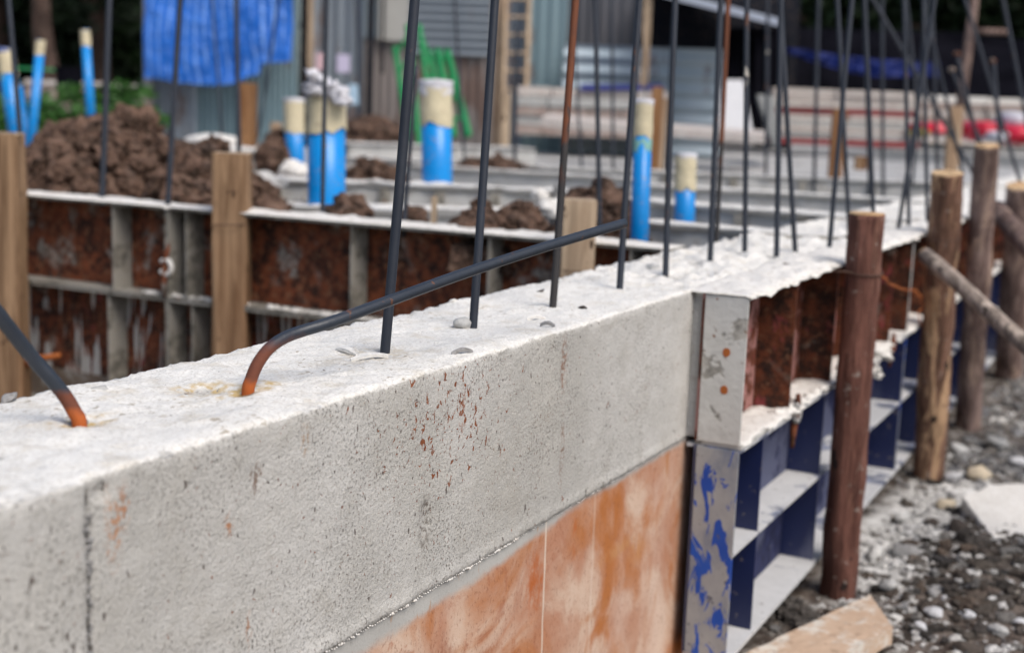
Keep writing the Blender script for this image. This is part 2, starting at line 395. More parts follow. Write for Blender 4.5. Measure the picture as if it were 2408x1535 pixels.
def m_plain(name, a, b=None, sc=20, rough=.6, spec=.4, bump=.1, metal=0.0):
    n = NT(name).shift(); b = b or tuple(q*.8 for q in a)
    col = n.mix(n.noise(sc, 4), a, b)
    if name in MUDDY: col = n.mix(n.math('MULTIPLY', n.step(n.noise(38, 6, rough=.7, loc=(3, 8, 1)), .57, .66), .6), col, (.28, .20, .15))
    return n.out(col, rough, n.bump(n.noise(sc*4, 4), bump, .004), spec=spec, metal=metal)
def m_soil():
    n = NT('brown_clay_soil').shift()
    c = n.mix(n.step(n.noise(16, 7, rough=.7), .36, .64), (.036, .023, .017), (.225, .140, .102))
    c = n.mix(n.math('MULTIPLY', n.step(n.noise(40, 5), .5, .7), .6), c, (.34, .235, .18))
    c = n.mix(n.math('MULTIPLY', n.step(n.noise(9, 3, loc=(5, 1, 1)), .58, .7), .5), c, (.10, .075, .065))
    return n.out(c, .95, n.bump(n.math('ADD', n.noise(60, 6), n.noise(22, 6)), 1.0, .035), spec=.1)
def m_tarp():
    n = NT('blue_striped_tarpaulin'); X = n.xyz()
    u = X[0]
    st = n.math('SINE', n.math('MULTIPLY', n.math('ADD', u, n.math('MULTIPLY', n.noise(3, 2), .02)), 82.0))
    st = n.step(st, .35, .75)
    c = n.mix(n.noise(4, 4), (.003, .085, .42), (.006, .15, .62))
    c = n.mix(n.math('MULTIPLY', st, n.math('MULTIPLY', n.step(n.noise(5, 3), .3, .6), .75)), c, (.20, .38, .80))
    return n.out(c, .45, n.bump(n.noise(9, 5, dist=1), .9, .05), spec=.4)
def m_leaf(name, a, b):
    n = NT(name)
    c = n.mix(n.noise(1.6, 5), a, b)
    c = n.mix(n.step(n.noise(30, 2), .55, .7), c, tuple(q*1.6 for q in b))
    return n.out(c, .6, None, spec=.3)
def m_corr(name, a, b, rust=.2, sc=1.0):
    n = NT(name).shift()
    c = n.mix(n.noise(2.2*sc, 5, sc=(1, 1, .25)), a, b)
    c = n.mix(n.math('MULTIPLY', n.step(n.noise(3.5*sc, 6, sc=(1, 1, .4), rough=.65, loc=(4, 4, 4)), .68-.2*rust, .78-.2*rust), .7), c, (.16, .09, .065))
    return n.out(c, .5, None, metal=.35, spec=.5)

M = dict(
 conc=m_concrete(), low=m_lower(), crust=m_conc('pale_mortar_crust', (.64, .61, .56), (.84, .82, .78), (.46, .41, .35), 3.0, .6),
 gb=m_conc('foundation_concrete', (.32, .32, .31), (.50, .495, .48)), gbt=m_conc('pale_beam_top', (.60, .58, .54), (.80, .78, .74), (.42, .38, .33), 1.5),
 flat=m_rust_form('rusty_form_steel', .48, .0, 1.25), flat2=m_rust_form('rusty_form_steel_with_drips', .40, .25, 1.0, .9),
 rustr=m_rust_form('dark_rust_with_red_paint', .22, .35, .75), pinkrib=m_crusted('worn_pink_rib', (.16, .05, .03), (.40, .20, .18), .5, 12, (.32, .04, .06)),
 greyrib=m_crusted('cement_smeared_rib', (.28, .26, .22), (.34, .32, .28), .5, 8), endw=m_crusted('white_painted_end_plate', (.42, .40, .36), (.60, .59, .56), .75, 16),
 shelf=m_crusted('dusty_shelf', (.24, .26, .34), (.60, .60, .60), .62, 6, (.15, .13, .12)), blue=m_blue(), bend=m_blue_end(),
 bar=m_steelbar(), foot=m_rustbar(.02, (.10, .045, .03)), foot2=m_rustbar(.035), obar=m_orangebar(),
 bark=m_bark('red_brown_bark', (.11, .042, .030), (.17, .075, .055), (.20, .10, .07), .2), bark2=m_bark('patchy_stripped_bark', (.13, .065, .042), (.22, .12, .08), (.45, .29, .17), .6),
 bark3=m_bark('greyish_bark', (.16, .10, .085), (.27, .19, .165), (.38, .27, .21), .4), bark4=m_bark('yellow_brown_stripped_wood', (.22, .12, .06), (.36, .21, .11), (.48, .30, .15), .5),
 cut=m_sawn('fresh_cut_wood', (.55, .36, .19), (.70, .50, .30)), sawn=m_sawn('sawn_timber', (.21, .125, .07), (.34, .22, .13)), sawn2=m_sawn('grey_sawn_timber', (.24, .17, .12), (.36, .28, .21)),
 sawnp=m_sawn('pale_sawn_timber', (.38, .28, .19), (.52, .40, .28)), sawno=m_sawn('orange_brown_timber', (.20, .10, .045), (.32, .17, .08)),
 pole=m_bark('grey_peeled_pole', (.24, .19, .155), (.38, .31, .26), (.48, .40, .33), .5),
 pvc=m_plain('blue_pipe_plastic', (.0, .25, .68), (.0, .22, .60), 8, .32, .5, .02), tape=m_plain('cream_masking_tape', (.64, .56, .38), (.46, .41, .28), 25, .7, .3, 1.0),
 teal=m_plain('primer_smeared_pipe', (.14, .40, .42), (.30, .48, .38), 20, .5), plas=m_plain('white_plastic_wrap', (.74, .73, .76), (.50, .50, .54), 34, .45, .5, 1.0),
 plasb=m_plain('dark_blue_printed_plastic', (.02, .06, .30), (.25, .30, .45), 22, .4, .5, .6), plasp=m_plain('printed_plastic_wrap', (.62, .58, .50), (.70, .45, .42), 28, .5, .4, .6),
 soil=m_soil(), tarp=m_tarp(), green=m_plain('green_ladder_paint', (.0, .24, .07), (.01, .16, .05), 6, .45),
 wire=m_plain('dark_tie_wire', (.05, .03, .025), (.10, .05, .03), 60, .7), owire=m_plain('orange_rusty_wire', (.42, .12, .02), (.25, .07, .02), 60, .8),
 stone=m_conc('grey_stone', (.20, .20, .20), (.38, .37, .36), (.14, .12, .10), 5), stonec=m_conc('cream_stone', (.50, .42, .30), (.60, .52, .40), (.4, .3, .2), 5),
 stonew=m_conc('white_stone', (.50, .50, .51), (.66, .66, .67), (.40, .38, .36), 5), rub=m_conc('dark_rubble', (.07, .062, .055), (.17, .155, .14), (.10, .07, .05), 6),
 gravel=m_conc('mixed_gravel', (.16, .15, .145), (.40, .385, .37), (.12, .09, .07), 9, .4),
 cem=m_conc('spilled_cement', (.50, .485, .46), (.68, .665, .64), (.33, .30, .27), 3, .5),
)

M['blueskin'] = m_crusted('lit_lavender_blue_skin', (.025, .03, .085), (.10, .11, .18), .45, 5, (.03, .03, .08))  # lighter lavender paints the lit look of the skins against the navy ribs
def m_islands(name, cols, nz_=60):
    n = NT(name); gm = n.t.nodes.new('ShaderNodeNewGeometry'); f = gm.outputs['Random Per Island']
    k = len(cols); c = n.ramp(f, [((i+.5)/k, q) for i, q in enumerate(cols)])
    c = n.mix(n.math('MULTIPLY', n.step(n.noise(nz_*2, 5), .45, .65), .45), c, (.10, .09, .08))
    return n.out(c, .95, n.bump(n.math('ADD', n.noise(nz_*4, 6, rough=.7), n.noise(nz_*1.5, 3)), 1.0, .006), spec=.08)
M['gravel'] = m_islands('mixed_gravel', [(.13, .125, .12), (.24, .235, .23), (.33, .33, .335), (.19, .17, .15), (.42, .415, .40), (.16, .16, .17), (.28, .25, .21), (.50, .49, .47)])
M['rub'] = m_islands('dark_rubble', [(.04, .036, .033), (.10, .085, .072), (.055, .045, .038), (.17, .155, .14), (.085, .062, .048), (.24, .23, .215), (.05, .048, .048), (.12, .09, .07)])
M['cem'] = m_islands('spilled_cement', [(.58, .565, .54), (.70, .69, .67), (.48, .465, .44), (.64, .63, .60)], 30)

# ============================================================ SETTING: ground
def ground_h(x, y):
    n = fbm(x*.9, y*.9, 0)*.05 + fbm(x*5, y*5, 3)*.012
    inner = sst(2.80, 2.86, y)*(1 - sst(-.30, -.22, x))       # filled ground between the beams
    low = -.725 + (n*.5 if x < 0 else 0)
    if x >= 0:
        r = nz(x*14, y*14, 2)*.012 + nz(x*38, y*38, 5)*.006
        heap = .05*math.exp(-(((x-.42)/.16)**2 + ((y-3.15)/.35)**2))
        low = -.725 + r + heap + .03*sst(.3, .9, x) - .035*sst(3.5, 8, y)
    fill = -.15 + n*.5
    if y > 9: fill += .06*sst(9, 14, y)
    # far ground left falls a little towards the shed
    return low*(1-inner) + fill*inner
def axis(segs):
    out = []
    for a, b, st in segs:
        k = max(1, round((b-a)/st)); out += [a + (b-a)*i/k for i in range(k)]
    return out + [segs[-1][1]]
gx = axis([(-150, -20, 10), (-20, -5, .5), (-5, -.4, .10), (-.4, 0, .02), (0, .7, .014), (.7, 2, .1), (2, 20, 2), (20, 150, 15)])
gy = axis([(-30, 0, 3), (0, 2.1, .1), (2.1, 4.6, .016), (4.6, 8, .06), (8, 20, .4), (20, 60, 4), (60, 250, 20)])
mb = MB()
mb.v = [(x, y, ground_h(x, y)) for x in gx for y in gy]
ny = len(gy)
mb.f = [(i*ny+j, (i+1)*ny+j, (i+1)*ny+j+1, i*ny+j+1) for i in range(len(gx)-1) for j in range(ny-1)]
def m_ground():
    n = NT('site_ground'); X = n.xyz(); x, y = X[0], X[1]
    soil = n.mix(n.noise(6, 6), (.10, .07, .05), (.21, .165, .13))
    soil = n.mix(n.step(n.noise(25, 5), .5, .66), soil, (.26, .24, .215))
    sand = n.mix(n.noise(1.3, 6), (.32, .32, .32), (.47, .465, .455))
    sand = n.mix(n.math('MULTIPLY', n.step(n.noise(4, 6), .55, .7), .5), sand, (.46, .44, .41))
    sand = n.mix(n.math('MULTIPLY', n.step(n.noise(2.4, 5, loc=(4, 4, 0)), .60, .68), .8), sand, (.13, .085, .06))
    out = n.mix(n.step(n.noise(18, 6, rough=.7), .42, .62), (.065, .052, .044), (.24, .22, .20))
    out = n.mix(n.math('MULTIPLY', n.ell((.52, 2.75, -.7), (.42, .8, .5), .5, 1.0), .8), out, n.mix(n.step(n.noise(40, 5, rough=.7), .4, .6), (.045, .032, .026), (.15, .12, .10)))
    cem = n.math('MAXIMUM', n.ell((.19, 3.28, -.72), (.11, .45, .5), .4, 1.0), n.ell((.28, 3.75, -.72), (.12, .3, .5), .4, 1.4))
    cem = n.math('MULTIPLY', cem, n.step(n.noise(42, 5, rough=.7), .28, .44))
    out = n.mix(cem, out, n.mix(n.noise(30, 5), (.54, .53, .51), (.76, .75, .72)))
    inner = n.math('MULTIPLY', n.step(y, 2.82, 2.9), n.math('SUBTRACT', 1.0, n.step(x, -.24, -.2)))
    left = n.math('SUBTRACT', 1.0, n.step(n.math('ADD', x, n.math('MULTIPLY', y, .35)), -1.6, -.9))
    left = n.math('MULTIPLY', left, n.math('SUBTRACT', 1.0, n.step(y, 5.0, 6.0)))
    fillc = n.mix(left, sand, n.mix(n.noise(9, 5), (.15, .095, .07), (.27, .20, .16)))
    c = n.mix(n.step(x, -.2, -.1), soil, out)
    c = n.mix(inner, c, fillc)
    return n.out(c, .95, n.bump(n.math('ADD', n.noise(90, 5), n.noise(22, 5)), .8, .008), spec=.12)
g = mb.build('ground', m_ground(), smooth=True); tag(g, 'bare construction site ground of sand soil and cement', kind='structure')

# ============================================================ MAIN BEAM
SEAM = .735
def seam_y(z): return SEAM + .006*nz(z*30, 1, 0) + .003*nz(z*90, 4, 0)
def corner_wear(y, s):
    return .0022 + .0042*fbm(y*31, s, 0, 6) + .003*max(0, nz(y*9, s, 3)-.1), .0012 + .0045*abs(fbm(y*27, s+9, 2, 6)) + .007*max(0, nz(y*6.5, s+4, 7)-.22)
sec = []
for i in range(5): sec.append((-.25, -.74 + .70*i/4, 'b'))
for q in (-.03, -.02, -.012, -.006): sec.append((-.25, q, 'b'))
NTOP = 46
for i in range(NTOP+1): sec.append((-.25 + .25*i/NTOP, 0, 't'))
for q in (-.003, -.007): sec.append((0, q, 'f'))
for i in range(1, 52): sec.append((0, -.007 - .255*i/51, 'f'))
sec.append((-.012, -.264, 'e'))
def beam_pt(x, y, z, k):
    X, Y, Z = x, y, z
    rough = sst(2.0, 2.35, y)
    if k in 'tbf':
        for cx_, sgn, s in ((0.0, 1, 1.0), (-.25, -1, 20.0)):
            d = math.hypot(x-cx_, z); e = math.exp(-(d/.0065)**1.4)
            if e > .01:
                a, b_ = corner_wear(y, s); X -= sgn*e*a; Z -= e*b_
    if k == 't':
        h = .0042*fbm(x*9, y*9, 1) + .0020*fbm(x*45, y*45, 5) + .0016*max(0, fbm(x*110, y*110, 2)-.15)
        h -= .011*math.exp(-(((x+.132)/.020)**2 + ((y-1.03)/.018)**2))*(1+.5*fbm(x*60, y*60, 3)) + .006*math.exp(-(((x+.09)/.018)**2+((y-1.035)/.02)**2))
        h -= .007*math.exp(-(((x+.128)/.02)**2+((y-.865)/.02)**2))
        h += .0012*max(0, fbm(x*160, y*160, 9)-.1)
        h += rough*(.011*fbm(x*17, y*13, 8) + .007*fbm(x*40, y*40, 4))
        h -= .004*(1-sst(-.01, .01, y - (SEAM - .25*(x)*.6)))
        Z += h
    if k == 'f':
        d = y - seam_y(z)
        X += .0011*fbm(y*14, z*14, 3) + .0006*fbm(y*60, z*60, 3)
        X -= .006*math.exp(-(d/.0035)**2)*(.6+.8*nz(z*60, 2, 2)) 
        if d < 0: X += .0022
        # shallow gouges in the face
        for cy_, cz_, ry, rz, dp in ((1.255, -.175, .008, .024, .003), (1.62, -.06, .006, .025, .0025), (.945, -.05, .006, .01, .002), (.752, -.018, .01, .008, .007), (1.10, -.075, .01, .01, .0015)):
            X -= dp*math.exp(-(((y-cy_)/ry)**2 + ((z-cz_)/rz)**2))
        if z < -.247: X += .0035*abs(nz(y*70, z*50, 7))+.0008
        X -= .012*sst(2.04, 2.18, y)*0      
    return X, Y, Z
ys = axis([(.2, .62, .03), (.62, 2.3, .0048), (2.3, 4.2, .014), (4.2, 9.0, .06)])
mb = MB(); ns = len(sec)
for y in ys:
    for (x, z, k) in sec: mb.v.append(beam_pt(x, y, z, k))
mb.f = [(i*ns+j, (i+1)*ns+j, (i+1)*ns+j+1, i*ns+j+1) for i in range(len(ys)-1) for j in range(ns-1)]
mb.f = [tuple(reversed(f)) for f in mb.f]
beam = thing('concrete_beam', 'long pale grey cast concrete foundation beam with row of steel bars along its white top', 'beam')
mb.build('upper_course', M['conc'], beam, smooth=True)
mb = MB()
lys = axis([(.2, .8, .05), (.8, 2.35, .007), (2.35, 9.0, .2)]); lz = [-.262 - .488*j/46 for j in range(47)]
for y in lys:
    for z in lz:
        mb.v.append((-.0025 + .0010*fbm(y*12, z*12, 6) + (.002*(abs(nz(y*60, z*60, 1))) if z > -.268 else 0), y, z))
nn = len(lz)
mb.f = [(i*nn+j, i*nn+j+1, (i+1)*nn+j+1, (i+1)*nn+j) for i in range(len(lys)-1) for j in range(nn-1)]
lo = mb.build('lower_course', M['low'], beam, smooth=True); lo['label'] = 'rust orange stained lower pour of the beam'
mb = MB()
for i in range(70):
    z = -.035 - .70*(i/70)**1.3 if i % 3 else -.03-.05*random.random()
    if z < -.255: z = -.255+.23*random.random()
    mb.rock((-.0005+random.uniform(-.001, .001), seam_y(z)+random.uniform(-.003, .003), z), random.uniform(.0015, .0036), i, 1)
mb.build('seam_pebbles', M['stone'], beam, smooth=True)
# ridge of squeezed-out mortar along the joint
mb = MB()
yv = .7
while yv < 2.14:
    a = sst(2.2, 1.2, 1.0)  # keep amplitude simple
    r = (.0024 if yv < 1.5 else .0012)*(.5+abs(nz(yv*40, 3, 3))*1.6)
    mb.rock((.0012, yv, -.2625+random.uniform(-.0012, .0012)), r, yv*31, 1, .8, .5)
    yv += .0045
mb.build('joint_ridge', M['crust'], beam, smooth=True)

# small stones lying on the beam
def stone_at(px, py, r, m, label, seed, z=0.0, flat=.6, grp='loose stones on the beam top', cat='stone', depthz=None):
    p = onz(px, py, z); mb = MB().rock((p.x, p.y, z + r*flat*.55), r, seed, 3, flat, .3)
    return tag(mb.build('stone', M[m], loc=(p.x, p.y, z), smooth=True), label, cat, grp)
stone_at(1088, 772, .0125, 'gb', 'rounded grey mortar lump beside the second upright bar', 3.2, flat=.75)
stone_at(522, 922, .0055, 'stone', 'dark blue grey pebble in the stained hollow by the bent bar', 5.5, z=-.006)
stone_at(232, 920, .0085, 'gb', 'flat grey stone chip between the two bent bars', 8.1, flat=.4)
stone_at(20, 940, .008, 'stone', 'small grey stone at the far left on the beam edge', 9.7, flat=.5)
stone_at(185, 1001, .008, 'stone', 'bluish pebble bedded at the foot of the leaning left bar', 2.7, z=-.004, flat=.5)
stone_at(1530, 634, .021, 'gb', 'flat grey lump near the far edge beside the fifth upright bar', 4.3, flat=.35)
stone_at(1370, 726, .008, 'rub', 'dark speckled crumb on the white top past the third upright bar', 6.3, flat=.4)
stone_at(1268, 688, .008, 'rub', 'small dark chip behind the third upright bar', 7.3, flat=.3)
stone_at(1065, 712, .006, 'crust', 'tiny white crumb on the back edge of the beam', 11.3, flat=.6)
def chip(px, py, px2, py2, wd, m, label):
    a, b = onz(px, py, .001), onz(px2, py2, .001)
    d = (b-a); n_ = Vector((-d.y, d.x, 0)).normalized()*wd
    mb = MB(); N = 10
    top = []; bot = []
    for i in range(N):
        t = i/(N-1); c = a + d*t; ww = n_*(math.sin(math.pi*min(1, max(0, t*.9+.05)))**.5)*(.7+.5*nz(t*5, wd*900, 1))
        lift = .004*math.sin(math.pi*t)+.001
        top += [c-ww+Vector((0, 0, lift)), c+ww+Vector((0, 0, lift+.002))]
        bot += [c-ww+Vector((0, 0, lift-.003)), c+ww+Vector((0, 0, lift-.003))]
    mb.v = [tuple(p) for p in top+bot]; K = 2*N
    for i in range(N-1):
        q = 2*i; mb.f += [(q, q+2, q+3, q+1), (K+q, K+q+1, K+q+3, K+q+2), (q, K+q, K+q+2, q+2), (q+1, q+3, K+q+3, K+q+1)]
    mb.f += [(0, 1, K+1, K), (K-2, 2*K-2, 2*K-1, K-1)]
    return tag(mb.build('mortar_flake', M[m], loc=tuple(a)), label, 'flake', 'thin mortar flakes on the beam top')
chip(825, 848, 912, 838, .0042, 'gbt', 'long pale mortar flake at the foot of the nearest upright bar')
chip(790, 822, 838, 835, .0034, 'gbt', 'short mortar flake left of the nearest upright bar')
chip(1062, 833, 1112, 828, .0025, 'stone', 'thin grey splinter close to the front edge past the nearest bar')
chip(1240, 752, 1282, 750, .0022, 'crust', 'thin pale flake in the middle of the top below the third bar')
chip(1270, 765, 1305, 768, .002, 'stone', 'tiny sliver on the top right below the third upright bar')

# ============================================================ BARS
G1 = 'upright steel bars standing in the main beam'
def bar(label, base, top, r, m='bar', grp=G1, ext=.25, name='steel_bar', k=0, seg=10):
    base = Vector(base); top = Vector(top); d = top-base
    top2 = top + d.normalized()*ext
    pts = []; N = 14
    side = d.orthogonal().normalized()
    for i in range(N+1):
        t = i/N; w_ = .0035*math.sin(t*3.1+k)*min(1, t*3)*(d.length)
        pts.append(base + (top2-base)*t + side*w_*.6)
    pts[0] = pts[0] - d.normalized()*.03
    pts.insert(1, base)
    return tag(MB().tube(pts, r, seg).build(name, M[m], loc=tuple(base), smooth=True), label, 'steel bar', grp)
def pbar(label, bx, by, tx, ty, r=.006, z=0.0, m='bar', grp=G1, lean=0.0, k=0, depth=None, ext=.25):
    b = onz(bx, by, z) if depth is None else at(bx, by, depth)
    dep = (b-CAM).dot(-RWZ)
    return bar(label, b, at(tx, ty, dep+lean), r, m, grp, ext, k=k)
pbar('nearest and thickest upright bar in the white beam top', 905, 830, 975, 0, .0062, m='bar', k=1, lean=-.03)
pbar('second upright bar with a rounded lump at its foot', 1112, 772, 1165, 0, .0060, k=2)
pbar('third upright bar with orange rust down its upper half', 1300, 722, 1355, 0, .0058, m='obar', k=3)
pbar('fourth upright bar right behind the tip of the long bent bar', 1457, 680, 1504, 0, .0058, k=4)
pbar('fifth upright bar standing at the back edge by the flat lump', 1565, 645, 1587, 0, .0058, k=5)
pbar('sixth upright bar crossed near its top by a rusty one', 1670, 614, 1694, 0, .0060, k=6)
pbar('thin rusty bar leaning close behind the sixth upright bar', 1684, 578, 1712, 0, .0058, m='obar', k=7, z=-.01)
pbar('seventh upright bar straight and dark beside the grey slope', 1751, 597, 1757, 0, .0058, k=8)
pbar('eighth upright bar with a rust band halfway up', 1826, 603, 1838, 0, .0060, k=9)
pbar('bluish bar leaning left behind the eighth upright bar', 1870, 593, 1838, 40, .0058, k=10)
pbar('bar leaning right whose top crosses its neighbour in a narrow X', 1950, 587, 2003, 0, .0058, k=11)
pbar('bar rising directly behind the nearest round post', 1999, 575, 1968, 0, .0058, k=12, z=-.02)
pbar('dark bar just right of the nearest round post top', 2056, 560, 2032, 0, .0058, k=13, z=-.01)
pbar('straight bar at the far end beside a leaning one', 2137, 533, 2126, 0, .0060, k=14)
pbar('bar leaning right at the far end crossing the straight ones', 2112, 541, 2196, 20, .0060, k=15)
pbar('last bar of the row half hidden by the square topped post', 2181, 524, 2172, 0, .0060, k=16)
# two bars bent over the beam
def bent(pts, r, m, label):
    P = [Vector(p) for p in pts]
    out = []
    for i in range(len(P)-1):
        p0, p1, p2, p3 = P[max(i-1, 0)], P[i], P[i+1], P[min(i+2, len(P)-1)]
        for s_ in range(6):
            t = s_/6
            out.append(.5*((2*p1) + (p2-p0)*t + (2*p0-5*p1+4*p2-p3)*t*t + (3*p1-p0-3*p2+p3)*t*t*t))
    out.append(P[-1])
    return tag(MB().tube(out, r, 16).build('bent_steel_bar', m, loc=tuple(P[1]), smooth=True), label, 'steel bar')
d0 = (onz(583, 922)-CAM).dot(-RWZ)
bb = onz(583, 922)
bent([bb-Vector((0, 0, .04)), bb, at(590, 893, d0), at(606, 855, d0+.005), at(632, 820, d0+.02), at(665, 796, d0+.035), at(705, 780, d0+.05), at(780, 757, d0+.07),
      at(900, 713, d0+.12), at(1100, 640, d0+.22), at(1300, 575, d0+.32), at(1468, 525, d0+.42)], .0064, m_rustbar(.046), 'long bar bent flat over the beam, rusty orange where it leaves the concrete')
bb = onz(187, 997)
d0 = (bb-CAM).dot(-RWZ)
bent([bb-Vector((0, 0, .04)), bb, at(176, 970, d0), at(155, 934, d0), at(120, 890, d0-.01), at(80, 845, d0-.02), at(30, 782, d0-.04), at(-20, 718, d0-.06), at(-120, 590, d0-.09)], .0066,
     m_rustbar(.030), 'dark bar leaning out of the picture at the left end of the beam')

# ============================================================ FORMWORK (right, along the beam face)
def crust(name, xa, xb, ya, yb, z, parent, thick=.008, amp=.006, st=.014, m='crust', seed=0):
    nx = max(4, int((xb-xa)/st)+1); ny_ = max(4, int((yb-ya)/st)+1)
    mb = MB(); T = []
    def f(u, v, top):
        x = xa+(xb-xa)*u; y = ya+(yb-ya)*v
        e = min(1, 8*min(u, 1-u, v, 1-v) + .15)
        if u in (0, 1): x += .011*fbm(y*16, seed, u*5)+.004*fbm(y*60, seed, 2)
        if v in (0, 1): y += .006*fbm(x*20, seed, v*5)
        if top: return (x, y, z + e*(thick + amp*fbm(x*28, y*28, seed)))
        return (x, y, z + (-.003-.012*max(0, fbm(x*30, y*18, seed)) if u in (0, 1) else 0))
    mb.grid(lambda u, v: f(u, v, True), nx, ny_); n1 = len(mb.v)
    mb.grid(lambda u, v: f(u, v, False), nx, ny_)
    for i in range(nx-1):
        for j0 in (0, ny_-1):
            a, b = i*ny_+j0, (i+1)*ny_+j0; mb.f.append((a, n1+a, n1+b, b) if j0 == 0 else (b, n1+b, n1+a, a))
    for j in range(ny_-1):
        for i0 in (0, nx-1):
            a, b = i0*ny_+j, i0*ny_+j+1; mb.f.append((b, n1+b, n1+a, a) if i0 == 0 else (a, n1+a, n1+b, b))
    return mb.build(name, M[m], parent, smooth=True)
XI, XO = .024, .100
def form_right(y0, y1, z1, z0, ribs, kind, label, crusty):
    t = thing('formwork_panel', label, 'form panel', (XO, y0, z0), 'steel form panels along the right face of the beam')
    th = .005
    skin_m, rib_m, fl_m, end_m = {'rust': ('pinkrib', 'rustr', 'shelf', 'endw'), 'blue': ('blueskin', 'blue', 'shelf', 'bend')}[kind]
    if kind == 'rust': fl_m = 'endw'
    MB().box(XI-.006, XI, y0+.004, y1-.001, z0, z1-.001).build('skin_plate', M[skin_m], t)
    MB().box(XI+.0005, XO, y0, y0+th, z0+.001, z1-.002).build('end_plate', M[end_m], t)
    MB().box(XI+.0005, XO-.002, y1-th, y1, z0+.001, z1-.002).build('end_plate', M[rib_m], t)
    MB().box(XI-.02, XO+.002, y0+.006, y1-.001, z1-.0058, z1).build('top_flange', M[fl_m], t)
    MB().box(XI-.005, XO+.003, y0+.006, y1-.001, z0-.0072, z0+.0005).build('bottom_flange', M[fl_m], t)
    if kind == 'rust': crust('ledge_crust', XI+.002, XO+.004, y0+.01, y1-.004, z0+.001, t, .001, .005, .008, seed=y0+5)
    if kind == 'rust' and y0 < 2.3: MB().box(.0005, XI-.0065, y0+.012, y0+.3, z0+.003, z1-.0065).build('recess_filler', M['gb'], t)  # concrete filler added so the deep recess shades grey instead of black
    for ry in ribs:
        MB().box(XI+.0005, XO-.004, ry-th/2, ry+th/2, z0+.001, z1-.006).build('rib', M[rib_m], t)
    if kind == 'blue':
        zs = z0 + (z1-z0)*.50
        prev = y0+.005
        for ry in list(ribs)+[y1-.003]:
            MB().box(XI+.0005, XO-.001, prev+.003, ry-.003, zs-.0025, zs+.0025).build('shelf', M['shelf'], t); prev = ry
    if kind == 'rust':
        for hz in (z1-.098, z1-.163):
            pts = []
            mb = MB(); c = Vector((XI+.043, y0-.0008, hz))
            for k in range(12):
                a = 2*math.pi*k/12; rr = .0068*(1+.18*nz(k*1.1, hz*40, 0)); mb.v.append((c.x+math.cos(a)*rr, c.y, c.z+math.sin(a)*rr*1.15))
            mb.v += [(x, c.y+.0015, z) for x, _, z in mb.v]
            mb.f = [tuple(range(12))]+[(k, 12+k, 12+(k+1) % 12, (k+1) % 12) for k in range(12)]
            if y0 < 2.3: mb.build('rusty_bolt', M['owire'], t)
    if crusty: crust('mortar_crust', -.012, XO+.006, y0-.004, y1, z1+.0005, t, .007, .008, .010, seed=y0)
    return t
form_right(2.140, 3.648, -.004, -.262, (2.47, 2.80, 3.13, 3.42), 'rust', 'nearest rusty red upper form panel with white end plate and two rusty bolts', True)
form_right(3.652, 5.158, -.004, -.262, (4.0, 4.35, 4.75), 'rust', 'rusty upper form panel behind the second and third round posts', True)
form_right(5.162, 6.668, -.004, -.262, (5.5, 5.9, 6.3), 'rust', 'rusty upper form panel at the far end by the last posts', True)
form_right(2.140, 3.648, -.270, -.650, (2.305, 2.765, 3.22), 'blue', 'nearest dark blue lower form panel with flaking blue end plate', False)
form_right(3.652, 5.158, -.270, -.650, (4.0, 4.4, 4.8), 'blue', 'dark blue lower form panel behind the second and third posts', False)
form_right(5.162, 6.668, -.270, -.650, (5.5, 5.9, 6.3), 'blue', 'dark blue lower form panel at the far end of the beam', False)
# lumps of mortar and clips on the ledge between the two rows
def lump_line(name, pts, r, m, label, cat, seed, n=26, grp=None):
    mb = MB(); P = [Vector(p) for p in pts]
    for i in range(n):
        t = i/(n-1)*(len(P)-1); k = min(int(t), len(P)-2); c = P[k].lerp(P[k+1], t-k)
        mb.rock((c.x+random.uniform(-.4, .4)*r, c.y+random.uniform(-.6, .6)*r, c.z+random.uniform(-.3, .25)*r), r*random.uniform(.35, 1.0), seed+i*1.3, 3, .55, .9)
    return tag(mb.build(name, M[m], loc=tuple(P[0]), smooth=True), label, cat, grp)
GL = 'mortar lumps on the formwork ledges'
lump_line('mortar_lump', [(.085, 2.43, -.264), (.098, 2.52, -.262)], .020, 'crust', 'chunky white mortar lump gripping the clip left of the nearest post', 'mortar lump', 1, 14, GL)
lump_line('mortar_lump', [(.09, 2.54, -.262), (.098, 2.72, -.260)], .008, 'crust', 'thin white mortar crust running to the nearest post on the ledge', 'mortar lump', 2, 26, GL)
lump_line('mortar_lump', [(.08, 2.95, -.262), (.10, 3.2, -.255), (.10, 3.40, -.265)], .021, 'crust', 'white mortar mass on the ledge between the first two posts', 'mortar lump', 3, 40, GL)
lump_line('mortar_lump', [(.105, 3.20, -.275), (.105, 3.24, -.315)], .014, 'crust', 'white mortar drip hanging below the ledge between the first two posts', 'mortar lump', 4, 12, GL)
lump_line('mortar_lump', [(.08, 4.1, -.262), (.10, 4.5, -.258)], .017, 'crust', 'mortar lump on the ledge between the second and third posts', 'mortar lump', 5, 24, GL)
